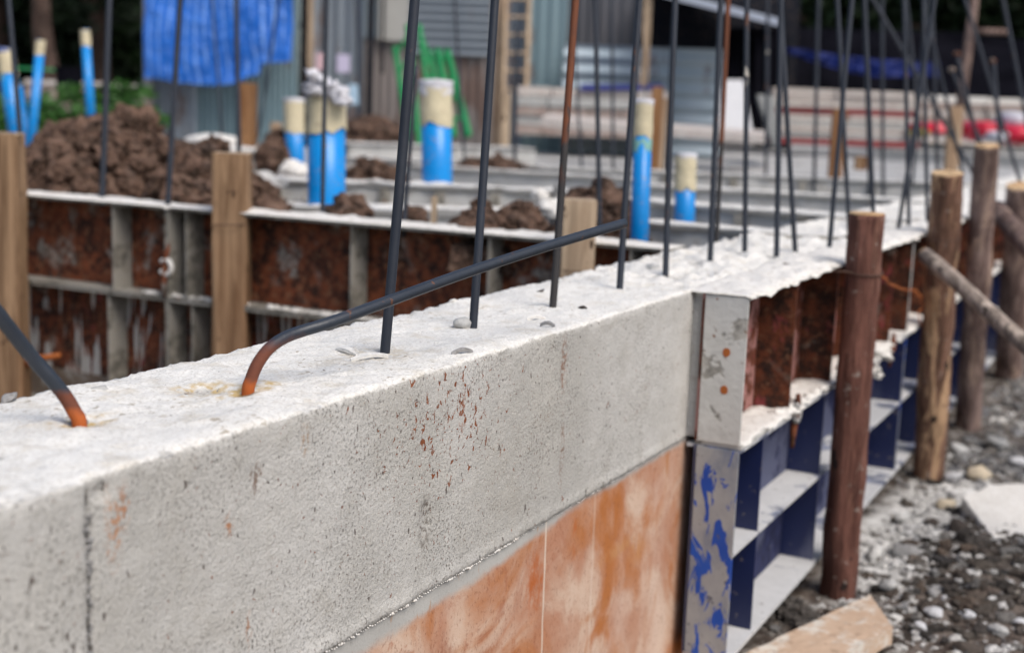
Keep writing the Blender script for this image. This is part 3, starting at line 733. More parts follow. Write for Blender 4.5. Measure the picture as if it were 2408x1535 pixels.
def clip(label, c, R_, axis_x, m='greyrib', grp='formwork clips'):
    c = Vector(c); pts = []
    for k in range(15):
        a = math.radians(-150 + 290*k/14)
        pts.append(c + (Vector((math.cos(a)*R_, 0, math.sin(a)*R_)) if axis_x else Vector((0, math.cos(a)*R_, math.sin(a)*R_))))
    t = thing('form_clip', label, 'clip', tuple(c), grp)
    MB().tube(pts, R_*.36, 8).build('hook', M[m], t, smooth=True)
    p = Vector((0, 0, 1))
    MB().tube([c+p*R_*3.4+Vector((R_*.6, 0, 0)) if axis_x else c+p*R_*2.2, c+p*R_*1.2, c-p*R_*2.2-Vector((R_*.3, 0, 0)), c-p*R_*4.2-Vector((R_*.3, 0, 0))], [R_*.25, R_*.4, R_*.4, R_*.25], 8).build('pin', M['flat'], t, smooth=True)
    return t
clip('grey curved clip hooked over the ledge beside the white mortar lump', (.105, 2.50, -.270), .017, False, 'stone')
clip('rusty clip on the ledge just left of the second round post', (.105, 3.44, -.27), .014, False, 'flat')

# ============================================================ FORMWORK (left cross wall)
YO, YI = 2.75, 2.825
def form_left(x0, x1, z1, z0, ribs, mname, label):
    t = thing('formwork_panel', label, 'form panel', (x0, YI, z0), 'steel form panels of the cross wall on the left')
    MB().box(x0+.001, x1-.001, YI, YI+.006, z0, z1-.001).build('skin_plate', M[mname], t)
    for ex, s in ((x0, 1), (x1, -1)): MB().box(min(ex, ex+s*.005), max(ex, ex+s*.005), YO, YI-.0005, z0+.001, z1-.008).build('end_plate', M['greyrib'], t)
    MB().box(x0+.001, x1-.001, YO-.002, YI+.02, z1-.007, z1).build('top_flange', M['greyrib'], t)
    MB().box(x0+.001, x1-.001, YO-.003, YI-.0005, z0-.004, z0+.001).build('bottom_flange', M['greyrib'], t)
    for r in ribs: MB().box(r-.003, r+.003, YO+.003, YI-.0005, z0+.001, z1-.008).build('rib', M['greyrib'], t)
    return t
ta = form_left(-3.215, -1.706, .0, -.243, (-2.85, -2.45, -1.90), 'flat', 'left rusty upper form panel between the far left stake and the clip')
tb = form_left(-1.702, -.262, .0, -.243, (-1.64, -1.11, -.72, -.36), 'flat', 'right rusty upper form panel running from the clip to the beam')
tc = form_left(-3.215, -1.706, -.249, -.60, (-2.85, -2.45, -1.92), 'flat2', 'lower form panel with white cement drips at the left')
td = form_left(-1.702, -.262, -.249, -.60, (-1.62, -1.11, -.72), 'flat2', 'lower rusty form panel right of the cement drips')
for t, a, b in ((ta, -3.2, -1.70), (tb, -1.70, -.27)): crust('mortar_crust', a, b, YO-.008, YI+.03, .001, t, .007, .006, .02, seed=a)
for a, b, s in ((-1.80, -1.44, 1), (-1.38, -1.05, 2)): 
    lump_line('mortar_lump', [(a, 2.77, -.243), (b, 2.77, -.243)], .014, 'crust', ['', 'pale mortar smear on the middle ledge under the clip', 'pale mortar band on the middle ledge right of the middle stake'][s], 'mortar lump', s*9, 40, GL)
pc = ony(390, 628, 2.745)
clip('whitened hook clip hanging at the joint of the two left panels', tuple(pc), .020, True, 'crust')
# ============================================================ POSTS
def post(label, base, top, r, m, lean=(0, 0), seed=0, grp='round wooden posts braced against the right formwork', cutm='cut', wob=.13, taper=.9, seg=44):
    b = Vector(base); tp = Vector(top)
    t = thing('wooden_post', label, 'post', tuple(b), grp)
    N = 90; pts = [b.lerp(tp, i/N)+Vector((.005*nz(i*.09, seed, 0), .005*nz(i*.09, seed, 5), 0)) for i in range(N+1)]
    pts[0].z -= .06
    MB().tube(pts, [r*(1-(1-taper)*i/N) for i in range(N+1)], seg, True, wob, seed).build('trunk', M[m], t, smooth=True)
    d = (tp-b).normalized()
    MB().tube([pts[-1]-d*.001, pts[-1]+d*.0025], [r*taper*.99, r*taper*.965], seg, True, wob, seed).build('cut_top', M[cutm], t)
    return t
def wire_loop(label, c, r, m, cat='tie wire', tilt=(0, 0), grp='tie wires round the posts', rw=.0016, ext=None):
    pts = []
    for k in range(25):
        a = 2*math.pi*k/24; pts.append(Vector((c[0]+math.cos(a)*r, c[1]+math.sin(a)*r, c[2]+tilt[0]*math.cos(a)+tilt[1]*math.sin(a))))
    if ext: pts = [Vector(e) for e in ext]+pts
    return tag(MB().tube(pts, rw, 6, False).build('tie_wire', M[m], loc=tuple(c), smooth=True), label, cat, grp)
XP = .152
def pp(label, tx, ty, bx, by, r, m, **k):
    tp = onx(tx, ty, XP); b = onx(bx, by, XP); b = Vector((XP, (b.y+tp.y)/2+.01, ground_h(XP, b.y)))
    tp = Vector((XP, tp.y, tp.z)); post(label, b, tp, r, m, **k); return b, tp
b1, t1 = pp('nearest round post with red brown bark and fresh cut orange top', 2040, 503, 1966, 1385, .0385, 'bark', seed=1, taper=.95, wob=.075)
wire_loop('dark wire tied round the nearest round post', (t1.x, t1.y, onx(2030, 637, XP).z), .040, 'wire', tilt=(-.003, .004), ext=[(.02, t1.y-.14, .004), (.09, t1.y-.06, -.012)])
b2, t2 = pp('second post with patchy stripped bark and squarish flat top', 2228, 408, 2196, 1138, .0455, 'bark2', seed=2, taper=.93, wob=.10)
wire_loop('dark wire round the second post below its top', (t2.x, t2.y, t2.z-.175), .047, 'wire', tilt=(.0, .006))
b3, t3 = pp('third and tallest post with greyish peeling bark', 2320, 343, 2286, 1038, .0430, 'bark3', seed=3, taper=.92, wob=.09)
wire_loop('dark wire round the tall third post', (t3.x, t3.y, t3.z-.24), .043, 'wire', tilt=(.0, .005))
b4, t4 = pp('fourth post cut off by the right edge of the picture', 2398, 438, 2374, 990, .055, 'bark3', seed=4, taper=.93, wob=.08)
# diagonal braces
def brace(label, p, q, r, m, seed):
    P = Vector(p); Q = Vector(q); N = 20
    t = thing('brace_pole', label, 'brace', tuple(Q), 'slanting brace poles')
    pts = [P.lerp(Q, i/N)+Vector((0, 0, .006*nz(i*.25, seed, 0))) for i in range(N+1)]
    MB().tube(pts, [r*(.92+.16*i/N) for i in range(N+1)], 16, True, .07, seed).build('pole', M[m], t, smooth=True)
    d = (P-Q).normalized(); MB().tube([pts[0], pts[0]+d*.002], [r*.92, r*.89], 16, True, .07, seed).build('cut_end', M['cut'], t)
p = at(2172, 598, 3.42); q = at(2420, 815, 3.12); q = p + (q-p)*3.0
s_ = (p.z+.70)/(p.z-q.z); brace('grey peeled pole slanting down to the right across the second post', p, p+(q-p)*min(1, s_), .0215, 'pole', 1)
p = at(2342, 492, 4.60); q = at(2440, 605, 4.35); q = p + (q-p)*3.2
brace('brown pole slanting down to the right from the tall third post', p, q, .037, 'bark3', 2)
# orange rusty wire hanging between the first two posts
def wire_path(label, P, m, r=.002, cat='wire'):
    pts = []
    for i in range(len(P)-1):
        for k in range(5):
            c = P[i].lerp(P[i+1], k/5); pts.append(c+Vector((nz(i*2+k*.4, 1, 1), nz(i*2+k*.4, 4, 1), nz(i*2+k*.4, 1, 7)))*.005)
    pts.append(P[-1])
    return tag(MB().tube(pts, r, 6).build('rusty_wire', M[m], loc=tuple(P[0]), smooth=True), label, cat, 'loose rusty wires')
wd = lambda x, y: onx(x, y, .112)
wire_path('orange rusty wire looping from the nearest post to the second', [wd(2068, 640), wd(2088, 665), wd(2120, 680), wd(2155, 684), wd(2168, 700)], 'owire', .0028)
wire_path('loose end of rusty wire hanging beside the second post', [wd(2150, 684), wd(2165, 705), wd(2172, 720), wd(2160, 735), wd(2165, 765)], 'owire', .0018)
wire_path('short rusty wire scrap on the ground at the foot of the blue end plate', [onz(1700, 1480, -.70), onz(1722, 1490, -.69), onz(1726, 1515, -.70), onz(1715, 1540, -.71)], 'owire', .004)
# left stakes
def stake(label, px0, px1, ty, by_, depth, thick, m, name='wooden_stake', lean=0.0, zb=-.7, grp='square timber stakes', round_=.25, wireat=None):
    c = at((px0+px1)/2, ty, depth); wdt = (px1-px0)/FPX*depth/2
    rx = Vector((RWX.x, RWX.y, 0)).normalized(); ry = Vector((-rx.y, rx.x, 0))
    t = thing(name, label, 'stake', (c.x, c.y, zb), grp)
    mb = MB(); N = 24; prof = []
    for a, b in ((-1, -1), (1, -1), (1, 1), (-1, 1)):
        for k in range(3):
            ang = {(-1,-1): 180, (1,-1): 270, (1,1): 0, (-1,1): 90}[(a, b)]+k*45
            prof.append((a*(1-round_)+round_*math.cos(math.radians(ang)), b*(1-round_)+round_*math.sin(math.radians(ang))))
    K = len(prof)
    for i in range(N+1):
        z = zb + (c.z-zb)*i/N
        for j, (u, v) in enumerate(prof):
            k = 1+.05*nz(u*1.5+j, v, z*7+px0)
            q = c + rx*(u*wdt*k) + ry*(v*thick*k); mb.v.append((q.x, q.y, z+(.004*nz(u*3, v*3, px0) if i == N else 0)))
    for i in range(N):
        for j in range(K): mb.f.append((i*K+j, i*K+(j+1) % K, (i+1)*K+(j+1) % K, (i+1)*K+j))
    mb.build('shaft', M[m], t)
    mb2 = MB(); mb2.v = [(v[0], v[1], v[2]+.0006) for v in mb.v[N*K:]]+[(v[0], v[1], v[2]-.004) for v in mb.v[N*K:]]
    mb2.f = [tuple(range(K))]+[(j, K+j, K+(j+1) % K, (j+1) % K) for j in range(K)]
    mb2.build('cut_top', M['sawnp'], t)
    return t, c, wdt
t_, c_, w_ = stake('timber stake cut off by the left edge with dark nail holes', -42, 50, 312, 925, 3.70, .04, 'sawn')
t_, c_, w_ = stake('brown timber stake with stripped bark in the middle of the rusty cross wall', 503, 588, 360, 815, 3.44, .036, 'sawn')
wire_loop('dark wire tied round the middle timber stake', (c_.x, c_.y, -.03), w_*1.12, 'wire', rw=.0016, tilt=(.003, 0))
t_, c_, w_ = stake('pale square stake leaning against the cross wall where it meets the beam', 1324, 1402, 470, 640, 2.94, .035, 'sawnp', round_=.06)
wire_loop('thin wire tied round the pale square stake', (c_.x, c_.y, -.055), w_*1.25, 'wire', rw=.0012)
# orange rag / bar low behind the left end
pr = ony(45, 862, 2.70); pq = ony(140, 835, 2.70)
tag(MB().tube([pr, pr.lerp(pq, .5)+Vector((0, 0, .006)), pq], [.012, .010, .007], 8, True, .2).build('rusty_rod', M['owire'], loc=tuple(pr), smooth=True), 'short orange rusty rod low against the drip stained panel', 'rod')
# ============================================================ BARS behind the cross wall
G2 = 'upright steel bars beyond the cross wall'
def fbar(label, bx, by, tx, ty, depth, r=.006, m='bar', lean=0.0, k=0, ext=.3, grp=G2):
    return pbar(label, bx, by, tx, ty, r, m=m, grp=grp, depth=depth, lean=lean, k=k, ext=ext)
fbar('leaning bar at the upper left corner beside the edge stake', 57, 445, 20, 0, 3.95, .0075, k=1)
fbar('bar in front of the soil mound peak', 240, 462, 258, 0, 3.72, .0085, k=2)
fbar('bar before the blue tarpaulin rising over the right foot of the soil mound', 395, 474, 425, 0, 3.60, .0078, k=3)
fbar('bar in front of the blue tarpaulin standing behind the middle timber stake', 563, 400, 556, 0, 4.6, .0085, k=4, ext=.4)
fbar('bar standing close before the thick bag topped blue pipe', 758, 512, 768, 0, 3.45, .0062, k=5)
fbar('bar half hidden directly behind the nearest upright bar', 950, 530, 971, 250, 3.3, .0062, k=6, ext=.1)
fbar('bar right of the pale square stake', 1410, 540, 1399, 0, 3.25, .0062, k=7)
G3 = 'thin far steel bars across the site'
for i, (bx, by, tx, ty, dp, r, mm, lab) in enumerate([
  (522, 312, 498, 0, 9, .009, 'bar', 'far thin bar over the right part of the blue tarpaulin'),
  (608, 318, 655, 0, 9, .009, 'bar', 'far thin bar leaning right across the tarpaulin edge'),
  (848, 260, 838, 0, 9, .012, 'bar', 'far dark bar between the grey shed sheets'),
  (1092, 372, 1075, 90, 8, .009, 'bar', 'far bar right of the large blue pipe'),
  (1210, 378, 1214, 200, 7.6, .012, 'bar', 'short far bar below the wooden lattice'),
  (1368, 395, 1345, 0, 7.4, .008, 'bar', 'far bar beside the third upright bar'),
  (1442, 390, 1438, 0, 7.4, .009, 'bar', 'far bar left of the tall slim blue pipe'),
  (1562, 400, 1580, 110, 7.3, .007, 'bar', 'far bar by the orange timber stake'),
  (1800, 440, 1806, 0, 6.9, .009, 'bar', 'far rusty bar over the grey sloping slab'),
  (1914, 448, 1926, 0, 6.7, .0095, 'bar', 'far bar before the left end of the block stack'),
  (2077, 462, 2075, 0, 6.5, .0085, 'bar', 'far brownish bar in the middle of the block stack'),
  (2048, 492, 2033, 0, 5.6, .009, 'bar', 'far bar right of the dark brick'),
  (2205, 405, 2190, 0, 6.4, .009, 'bar', 'far bar left of the pale standing board'),
  (2165, 330, 2130, 0, 6.6, .009, 'bar', 'far bar with a rusty tint leaning left over the shade net'),
  (2290, 410, 2058, 8, 6.2, .009, 'bar', 'long bar leaning far left across the dark shade net'),
  (2318, 410, 2250, 128, 6.2, .009, 'bar', 'bar with orange top leaning before the red sacks'),
  (2308, 340, 2238, 165, 6.3, .008, 'bar', 'shorter bar with orange top crossing the tall third post'),
  (2352, 330, 2335, 145, 6.0, .010, 'bar', 'bar with orange top right of the tall third post'),
  (2398, 425, 2320, 168, 6.0, .008, 'bar', 'bar leaning left over the fourth post'),
  (2440, 420, 2358, 0, 6.0, .009, 'bar', 'long bar leaning left at the upper right corner'),
  (2262, 395, 2205, 150, 6.3, .008, 'bar', 'thin bar leaning behind the pale standing board'),
  (2146, 420, 2180, 0, 6.4, .008, 'bar', 'far bar crossing the straight bar at the end of the beam'),
  (1520, 250, 1507, 30, 9, .006, 'bar', 'thin far bar by the beige roof post')]):
    capped = 'orange top' in lab
    o = fbar(lab, bx, by, tx, ty, dp, r, mm, k=i, ext=0 if capped else .35, grp=G3)
    if capped:
        p = at(tx, ty, dp); MB().rock(p, .015, i, 2, 1, .2).build('rusty_tip', M['flat'], o, smooth=True)

# ============================================================ PIPES
def irregular_sleeve(c0, c1, r, seed, jag, seg=28, rings=9, closed=False):
    """sleeve from c0 (bottom, jagged) to c1 (top)"""
    mb = MB(); c0 = Vector(c0); c1 = Vector(c1)
    for i in range(rings+1):
        for k in range(seg):
            a = 2*math.pi*k/seg; t = i/rings
            lo_ = jag*fbm(math.cos(a)*1.2+seed, math.sin(a)*1.2, seed)*(1-t)
            c = c0.lerp(c1, t) + Vector((0, 0, lo_))
            rr = r*(1+.045*fbm(math.cos(a)*2+seed, math.sin(a)*2, t*5)+.02*math.sin(t*9+seed))
            mb.v.append((c.x+math.cos(a)*rr, c.y+math.sin(a)*rr, c.z))
    for i in range(rings):
        for k in range(seg): mb.f.append((i*seg+k, i*seg+(k+1) % seg, (i+1)*seg+(k+1) % seg, (i+1)*seg+k))
    return mb
def pipe(label, bx, by, tx, ty, tape_y, wpx, depth, capm='plas', seed=0, teal=None, cap_h=None, zdrop=.15, grp='blue plastic pipes sticking up from the ground', cap=True):
    top = at(tx, ty, depth); bot = at(bx, by, depth); r = wpx/FPX*depth/2
    d = (bot-top); base = bot + d.normalized()*zdrop
    t = thing('plastic_pipe', label, 'pipe', tuple(base), grp)
    fr = (tape_y-ty)/(by-ty); tp = top + d*fr
    MB().tube([base, top-(top-bot).normalized()*0.0], r, 28, True).build('pipe', M['pvc'], t, smooth=False)
    for p in t.children: p.data.polygons.foreach_set('use_smooth', [len(q.vertices) == 4 for q in p.data.polygons])
    if teal:
        tl = top+d*(teal-ty)/(by-ty); irregular_sleeve(tl, tp+(top-tp)*.1, r*1.015, seed+4, r*.5).build('primer_band', M['teal'], t, smooth=True)
    irregular_sleeve(tp, top+Vector((0, 0, .002)), r*1.07, seed, r*.6).build('tape_wrap', M['tape'], t, smooth=True)
    if cap:
        ch = cap_h or r*.5
        mb = irregular_sleeve(top-Vector((0, 0, ch*.5)), top+Vector((0, 0, ch*.45)), r*1.12, seed+2, r*.7, rings=6)
        n0 = len(mb.v); c = top+Vector((0, 0, ch*.55))
        mb.v.append(tuple(c)); s0 = n0-28
        mb.f += [(s0+k, s0+(k+1) % 28, n0) for k in range(28)]
        mb.build('plastic_cap', M[capm], t, smooth=True)
    return t
pipe('medium blue pipe with cream tape left of the thick bag topped pipe', 694, 412, 691, 236, 312, 45, 6.8, seed=1)
pipe('thick blue pipe with dark blue printed plastic and crumpled bag on its top', 768, 560, 768, 214, 312, 88, 4.4, capm='plasb', seed=2, cap_h=.035)
mb = MB()
for i, (px, py) in enumerate(((745, 182), (752, 190), (768, 200), (785, 210), (800, 222), (806, 236), (735, 208))):
    p = at(px, py, 4.33); mb.rock(p, .031, i*2.1, 3, .7, .9)
pc = at(770, 225, 4.33); tag(mb.build('crumpled_bag', M['plas'], loc=tuple(pc), smooth=True), 'crumpled off white bag stuffed on top of the thick wrapped pipe', 'bag')
pipe('largest blue pipe with thick cream tape and white frilled cap', 1029, 470, 1025, 205, 300, 72, 5.0, seed=5, cap_h=.055)
pipe('tall slim blue pipe between the fourth and fifth upright bars', 1503, 585, 1514, 242, 322, 43, 3.35, seed=6, teal=362, cap_h=.02)
pipe('short blue pipe with cream taped top on the right', 1610, 520, 1612, 366, 448, 48, 4.25, seed=7)
pipe('thick leaning blue pipe at the upper left edge with grey wrapped top', 42, 330, 12, 118, 175, 40, 6.6, seed=8, capm='plasb', teal=190)
pipe('thin blue pipe leaning right, right arm of the V at the left', 70, 368, 96, 96, 130, 21, 6.9, seed=9, cap=False)
pipe('thinner blue pipe forming the left arm of the V at the left', 70, 366, 44, 200, 204, 17, 7.0, seed=10, cap=False)
pipe('thin blue pipe with bent cream tip standing behind the soil mound', 213, 268, 200, 72, 110, 21, 7.2, seed=11, cap=False)

# ============================================================ SOIL HEAPS
def heap(label, x0, x1, ytop, ybase, depth, n, r0, r1, seed, name='soil_mound', peak=.5, dd=.5, m='soil', grp='heaps of brown clay soil', cat='soil heap'):
    """heap of clods: profile given across the view, real depth dd"""
    rnd = random.Random(seed)
    rx = Vector((RWX.x, RWX.y, 0)).normalized(); ry = Vector((-rx.y, rx.x, 0))
    cb = at((x0+x1)/2, ybase, depth); hw = (x1-x0)/2/FPX*depth; H = (ybase-ytop)/FPX*depth
    cb = Vector((cb.x, cb.y, cb.z))
    def hh(u, v):
        q = (abs(u-(peak*2-1)*(1-abs(u)))**1.6)+v*v
        return max(0, 1-q)**.8*(.9+.28*fbm(u*2.2+seed, v*2.2, seed))
    mb = MB()
    N = 44
    mb.grid(lambda a, b: (lambda u, v: tuple(cb + rx*(u*hw*1.12) + ry*(v*dd) + Vector((0, 0, H*hh(u, v)-.03-.06*(abs(u) > .93 or abs(v) > .93)+.012*fbm(u*9, v*9, seed)))))(a*2-1, b*2-1), N, N)
    for i in range(n):
        u = rnd.uniform(-1, 1); v = rnd.uniform(-.9, .6)
        h = hh(u, v)
        if h < .03 and rnd.random() < .7: continue
        r = rnd.uniform(r0, r1)*(1.5 if rnd.random() < .12 else 1)
        p = cb + rx*(u*hw*1.05) + ry*(v*dd) + Vector((0, 0, H*h-r*.2))
        mb.rock(p, r, seed+i*.77, 3 if r > .03 else 2, .85, .6)
    for i in range(n*4):
        u = rnd.uniform(-1.05, 1.05); v = rnd.uniform(-1, .7); r = r0*rnd.uniform(.15, .75)
        p = cb + rx*(u*hw*1.08) + ry*(v*dd) + Vector((0, 0, H*hh(u, v) + rnd.uniform(-.3, 1.0)*r0)); mb.rock(p, r, seed+i*.31, 1, .8, .8)
    return tag(mb.build(name, M[m], loc=(cb.x, cb.y, cb.z), smooth=False), label, cat, grp)
heap('large brown soil mound left of the middle stake', 20, 520, 272, 470, 4.9, 420, .018, .050, 3, peak=.50, dd=.8)
heap('low brown soil heap between the large mound and the stakes', 380, 660, 350, 490, 4.3, 170, .015, .04, 13, peak=.3, dd=.5)
heap('small soil heap left of the medium blue pipe', 625, 685, 312, 385, 6.9, 60, .02, .05, 23, dd=.3)
heap('low soil patch right of the thick bag topped pipe', 815, 935, 382, 425, 6.0, 50, .018, .042, 33, dd=.35)
heap('flat soil streak right of the largest pipe', 1075, 1235, 374, 398, 7.0, 40, .02, .04, 43, dd=.3)
heap('small clod heap in front of the thick bag topped pipe', 796, 866, 468, 512, 3.75, 30, .012, .028, 53, dd=.15)
heap('brown clods along the cross wall left of the pale square stake', 1070, 1200, 500, 535, 3.35, 40, .014, .028, 63, dd=.2)
heap('upright brown clod pile right of the nearest bar pair', 1190, 1260, 480, 540, 3.45, 26, .018, .036, 73, dd=.12)
heap('brown soil heap right behind the pale square stake', 1295, 1490, 438, 540, 3.75, 140, .014, .034, 83, dd=.35)
heap('tiny clod heap behind the nearest upright bar', 935, 995, 488, 520, 3.4, 18, .012, .024, 93, dd=.1)
heap('far brown heap below the grey shed wall', 815, 925, 282, 312, 11, 40, .04, .09, 103, dd=.4)
# broken concrete pieces near the pale stake
for i, (px, py, r, dp, lab) in enumerate(((1290, 500, .050, 3.65, 'broken pale concrete slab piece tilted before the soil heap'), (1268, 462, .036, 3.9, 'white mortar lump left of the brown heap behind the pale stake'),
        (628, 430, .05, 4.6, 'white rubble lump right of the middle stake'), (690, 400, .06, 6.2, 'pale rubble at the foot of the medium pipe'), (1310, 452, .030, 3.9, 'grey rubble lump behind the third upright bar'))):
    p = at(px, py, dp); tag(MB().rock(p, r, i*3.3+1, 3, .8, .4).build('rubble_piece', M['crust' if i != 4 else 'stone'], loc=tuple(p), smooth=False), lab, 'rubble', 'concrete rubble lumps')

# ============================================================ LOW FOUNDATION BEAMS beyond
def gbeam(label, a, b, zt, wd, hgt, seed, lump=.006, ribs=0, cat='beam', grp='low foundation beams across the site', name='foundation_beam'):
    A = onz(a[0], a[1], zt); B = onz(b[0], b[1], zt); d = (B-A); L = d.length; d.normalize(); n_ = Vector((-d.y, d.x, 0))
    if n_.y < 0: n_ = -n_
    t = thing(name, label, cat, (A.x, A.y, zt-hgt), grp)
    nx = max(8, int(L/.035))
    mb = MB()
    prof = [(0, -hgt), (0, -.012), (.006, -.002)] + [(wd*k/8, 0) for k in range(1, 8)] + [(wd-.006, -.002), (wd, -.012), (wd, -hgt)]
    def f(u, v):
        k = round(v*(len(prof)-1)); y, z = prof[k]; s = u*L
        up = 1 if z > -.05 else 0
        q = A + d*s + n_*(y + .006*fbm(s*9, k*.3, seed)) + Vector((0, 0, z + up*lump*fbm(s*10, y*14, seed+2)))
        return (q.x, q.y, zt+(q.z-A.z))
    mb.grid(f, nx, len(prof))
    mb.build('beam_body', M['gb'], t, smooth=True)
    # pale mortar-caked top strip
    mb = MB()
    def f2(u, v, up):
        s = u*L; e = -.012 + (wd+.024)*v
        q = A + d*s + n_*(e + (.012*fbm(s*12, v*3, seed+5)))
        return (q.x, q.y, zt + (.006+lump*1.3*abs(fbm(s*12, e*18, seed+7)) if up else -.004-.008*abs(fbm(s*13, 0, seed))))
    m_ = 7
    mb.grid(lambda u, v: f2(u, v, True), nx, m_); K = len(mb.v); mb.grid(lambda u, v: f2(u, v, False), nx, m_)
    for i in range(nx-1): a_ = i*m_; b_ = (i+1)*m_; mb.f += [(a_, b_, K+b_, K+a_), (a_+m_-1, K+a_+m_-1, K+b_+m_-1, b_+m_-1)]
    mb.build('pale_top', M['gbt'], t, smooth=True)
    for k in range(ribs):
        q = A + d*(L*(k+.5)/ribs) - n_*.03
        MB().slab(q, q+d*.035, .028, zt-hgt, zt-.012).build('rib', M['greyrib'], t)
    return t
gbeam('low beam running into the main beam from the left, nearest to the far side', (1490, 526), (1965, 566), 0, .10, .20, 1)
gbeam('second low beam right of the slim blue pipe', (1400, 470), (2120, 526), 0, .16, .2, 2, ribs=5)
gbeam('third low beam joining the far end of the main beam', (1500, 438), (2230, 482), 0, .12, .2, 3)
gbeam('fourth low beam behind the third one reaching the right edge', (1480, 404), (2460, 446), 0, .14, .2, 4, ribs=6)
gbeam('white crusted form ledge passing before the largest pipe', (580, 424), (1480, 462), 0, .13, .20, 5, lump=.012, ribs=7)
gbeam('rough pale low beam under the white ledge', (660, 492), (1300, 512), -.05, .22, .16, 6, lump=.012)
gbeam('thin far ledge behind the largest pipe', (800, 372), (1500, 406), 0, .10, .18, 7)
gbeam('far low beam under the soil streak', (960, 392), (1490, 424), 0, .12, .18, 8)
gbeam('pale kerb at the foot of the grey sheds', (820, 340), (1260, 352), .05, .3, .25, 9, lump=.004)
gbeam('pale ledge below the shed left of the pipes', (440, 356), (690, 366), .0, .14, .2, 10, lump=.01)
gbeam('long pale edge before the red sacks', (2060, 352), (2460, 372), 0.02, .35, .2, 11, lump=.004)

# ============================================================ SHEDS
def corr(name, label, cat, px0, px1, ytop, ybot, depth, pitch, amp, m, horiz=False, th=.004, depth1=None, parent=None, grp=None, zlow=0):
    a = at(px0, ybot, depth); b = at(px1, ybot, depth1 or depth); a.z = b.z = (a.z+b.z)/2-zlow
    tz = at((px0+px1)/2, ytop, (depth+(depth1 or depth))/2).z
    d = b-a; L = d.length; d.normalize(); n_ = Vector((d.y, -d.x, 0)); H = tz-a.z
    mb = MB()
    if not horiz:
        N = max(4, int(L/pitch*6))
        fs = lambda u, v, o: a + d*(u*L) + n_*(amp*math.sin(u*L/pitch*2*math.pi)+o) + Vector((0, 0, H*v))
        mb.grid(lambda u, v: fs(u, v, 0), N, 2); K = len(mb.v); mb.grid(lambda u, v: fs(u, v, -th), N, 2)
    else:
        N = max(4, int(H/pitch*6))
        fs = lambda v, u, o: a + d*(u*L) + n_*(amp*math.sin(v*H/pitch*2*math.pi)+o) + Vector((0, 0, H*v))
        mb.grid(lambda v, u: fs(v, u, 0), N, 2); mb.grid(lambda v, u: fs(v, u, -th), N, 2)
    o = mb.build(name, M[m] if isinstance(m, str) else m, parent, loc=None if parent else tuple(a), smooth=True)
    if not parent: tag(o, label, cat, grp)
    return o
M['sheetg'] = m_corr('grey_metal_sheet', (.12, .145, .175), (.30, .34, .38), .6)
M['sheett'] = m_corr('blue_grey_metal_sheet', (.10, .17, .20), (.25, .34, .37), .35)
M['sheetr'] = m_corr('rust_streaked_sheet', (.20, .17, .16), (.34, .31, .30), .95)
M['sheetl'] = m_corr('light_metal_sheet', (.20, .27, .32), (.44, .50, .54), .35)
M['sheetd'] = m_corr('dark_metal_sheet', (.06, .065, .075), (.12, .12, .135), .3)
M['board'] = m_plain('weathered_board', (.42, .42, .40), (.34, .33, .31), 6, .8, .2)
M['dark'] = m_plain('dark_post_and_inner_shade', (.010, .012, .018), None, 8, .8, .1)  # post colour, also painted on the inner wall as interior shade
shed = thing('metal_shed', 'shed clad in patched corrugated metal sheets in grey blue and rust', 'shed', tuple(at(700, 345, 13)))
S = dict(parent=shed)
def P(name, *a, **k): return corr(name, None, None, *a, parent=shed, **k)
P('wall_sheet', 338, 462, -160, 352, 12.9, .076, .018, 'sheetg', zlow=.3)
P('wall_sheet', 462, 700, -160, 350, 12.95, .055, .014, 'sheett', zlow=.3)
P('wall_sheet', 728, 850, -160, 340, 13.1, .12, .024, 'sheetg', zlow=.3)
P('wall_sheet', 850, 1190, -160, 335, 13.5, .09, .020, 'sheetr', zlow=.3)
P('wall_sheet', 960, 1150, -60, 132, 13.3, .085, .024, 'sheetg', horiz=True)
P('wall_sheet', 890, 960, -60, 96, 13.25, .3, .004, 'board')
P('wall_sheet', 850, 888, -60, 90, 13.3, .2, .01, 'sheetl')
P('wall_sheet', 1225, 1322, -160, 335, 13.3, .12, .012, 'sheett', zlow=.3)
P('wall_sheet', 1190, 1235, -160, 335, 13.5, .12, .012, 'sheetg', zlow=.3)
P('wall_sheet', 1320, 1480, -160, 330, 14.6, .12, .012, 'sheetd', zlow=.3)
P('low_wall_sheet', 1318, 1690, 112, 330, 13.0, .15, .022, 'sheetl', horiz=True, zlow=.3)
def vpost(name, px, wpx, ytop, ybot, depth, m, parent=None, label=None, cat='post', grp=None, zlow=.3):
    a = at(px-wpx/2, ybot, depth); b = at(px+wpx/2, ybot, depth); tz = at(px, ytop, depth).z
    b.z = a.z
    mb = MB().slab(a, b, wpx/FPX*depth*.8, a.z-zlow, tz)
    o = mb.build(name, M[m], parent, loc=None if parent else tuple(a))
    if not parent: tag(o, label, cat, grp)
    return o
vpost('corner_post', 347, 16, -160, 350, 12.8, 'board', shed)
vpost('wall_post', 716, 26, -160, 345, 13.0, 'dark', shed)
vpost('wall_post', 728, 12, -160, 250, 12.9, 'sawnp', shed)
vpost('wall_post', 866, 16, -160, 330, 12.9, 'dark', shed)
vpost('wall_post', 900, 7, -160, 100, 12.9, 'dark', shed)
vpost('roof_post', 1512, 18, -160, 240, 12.4, 'sawnp', shed)
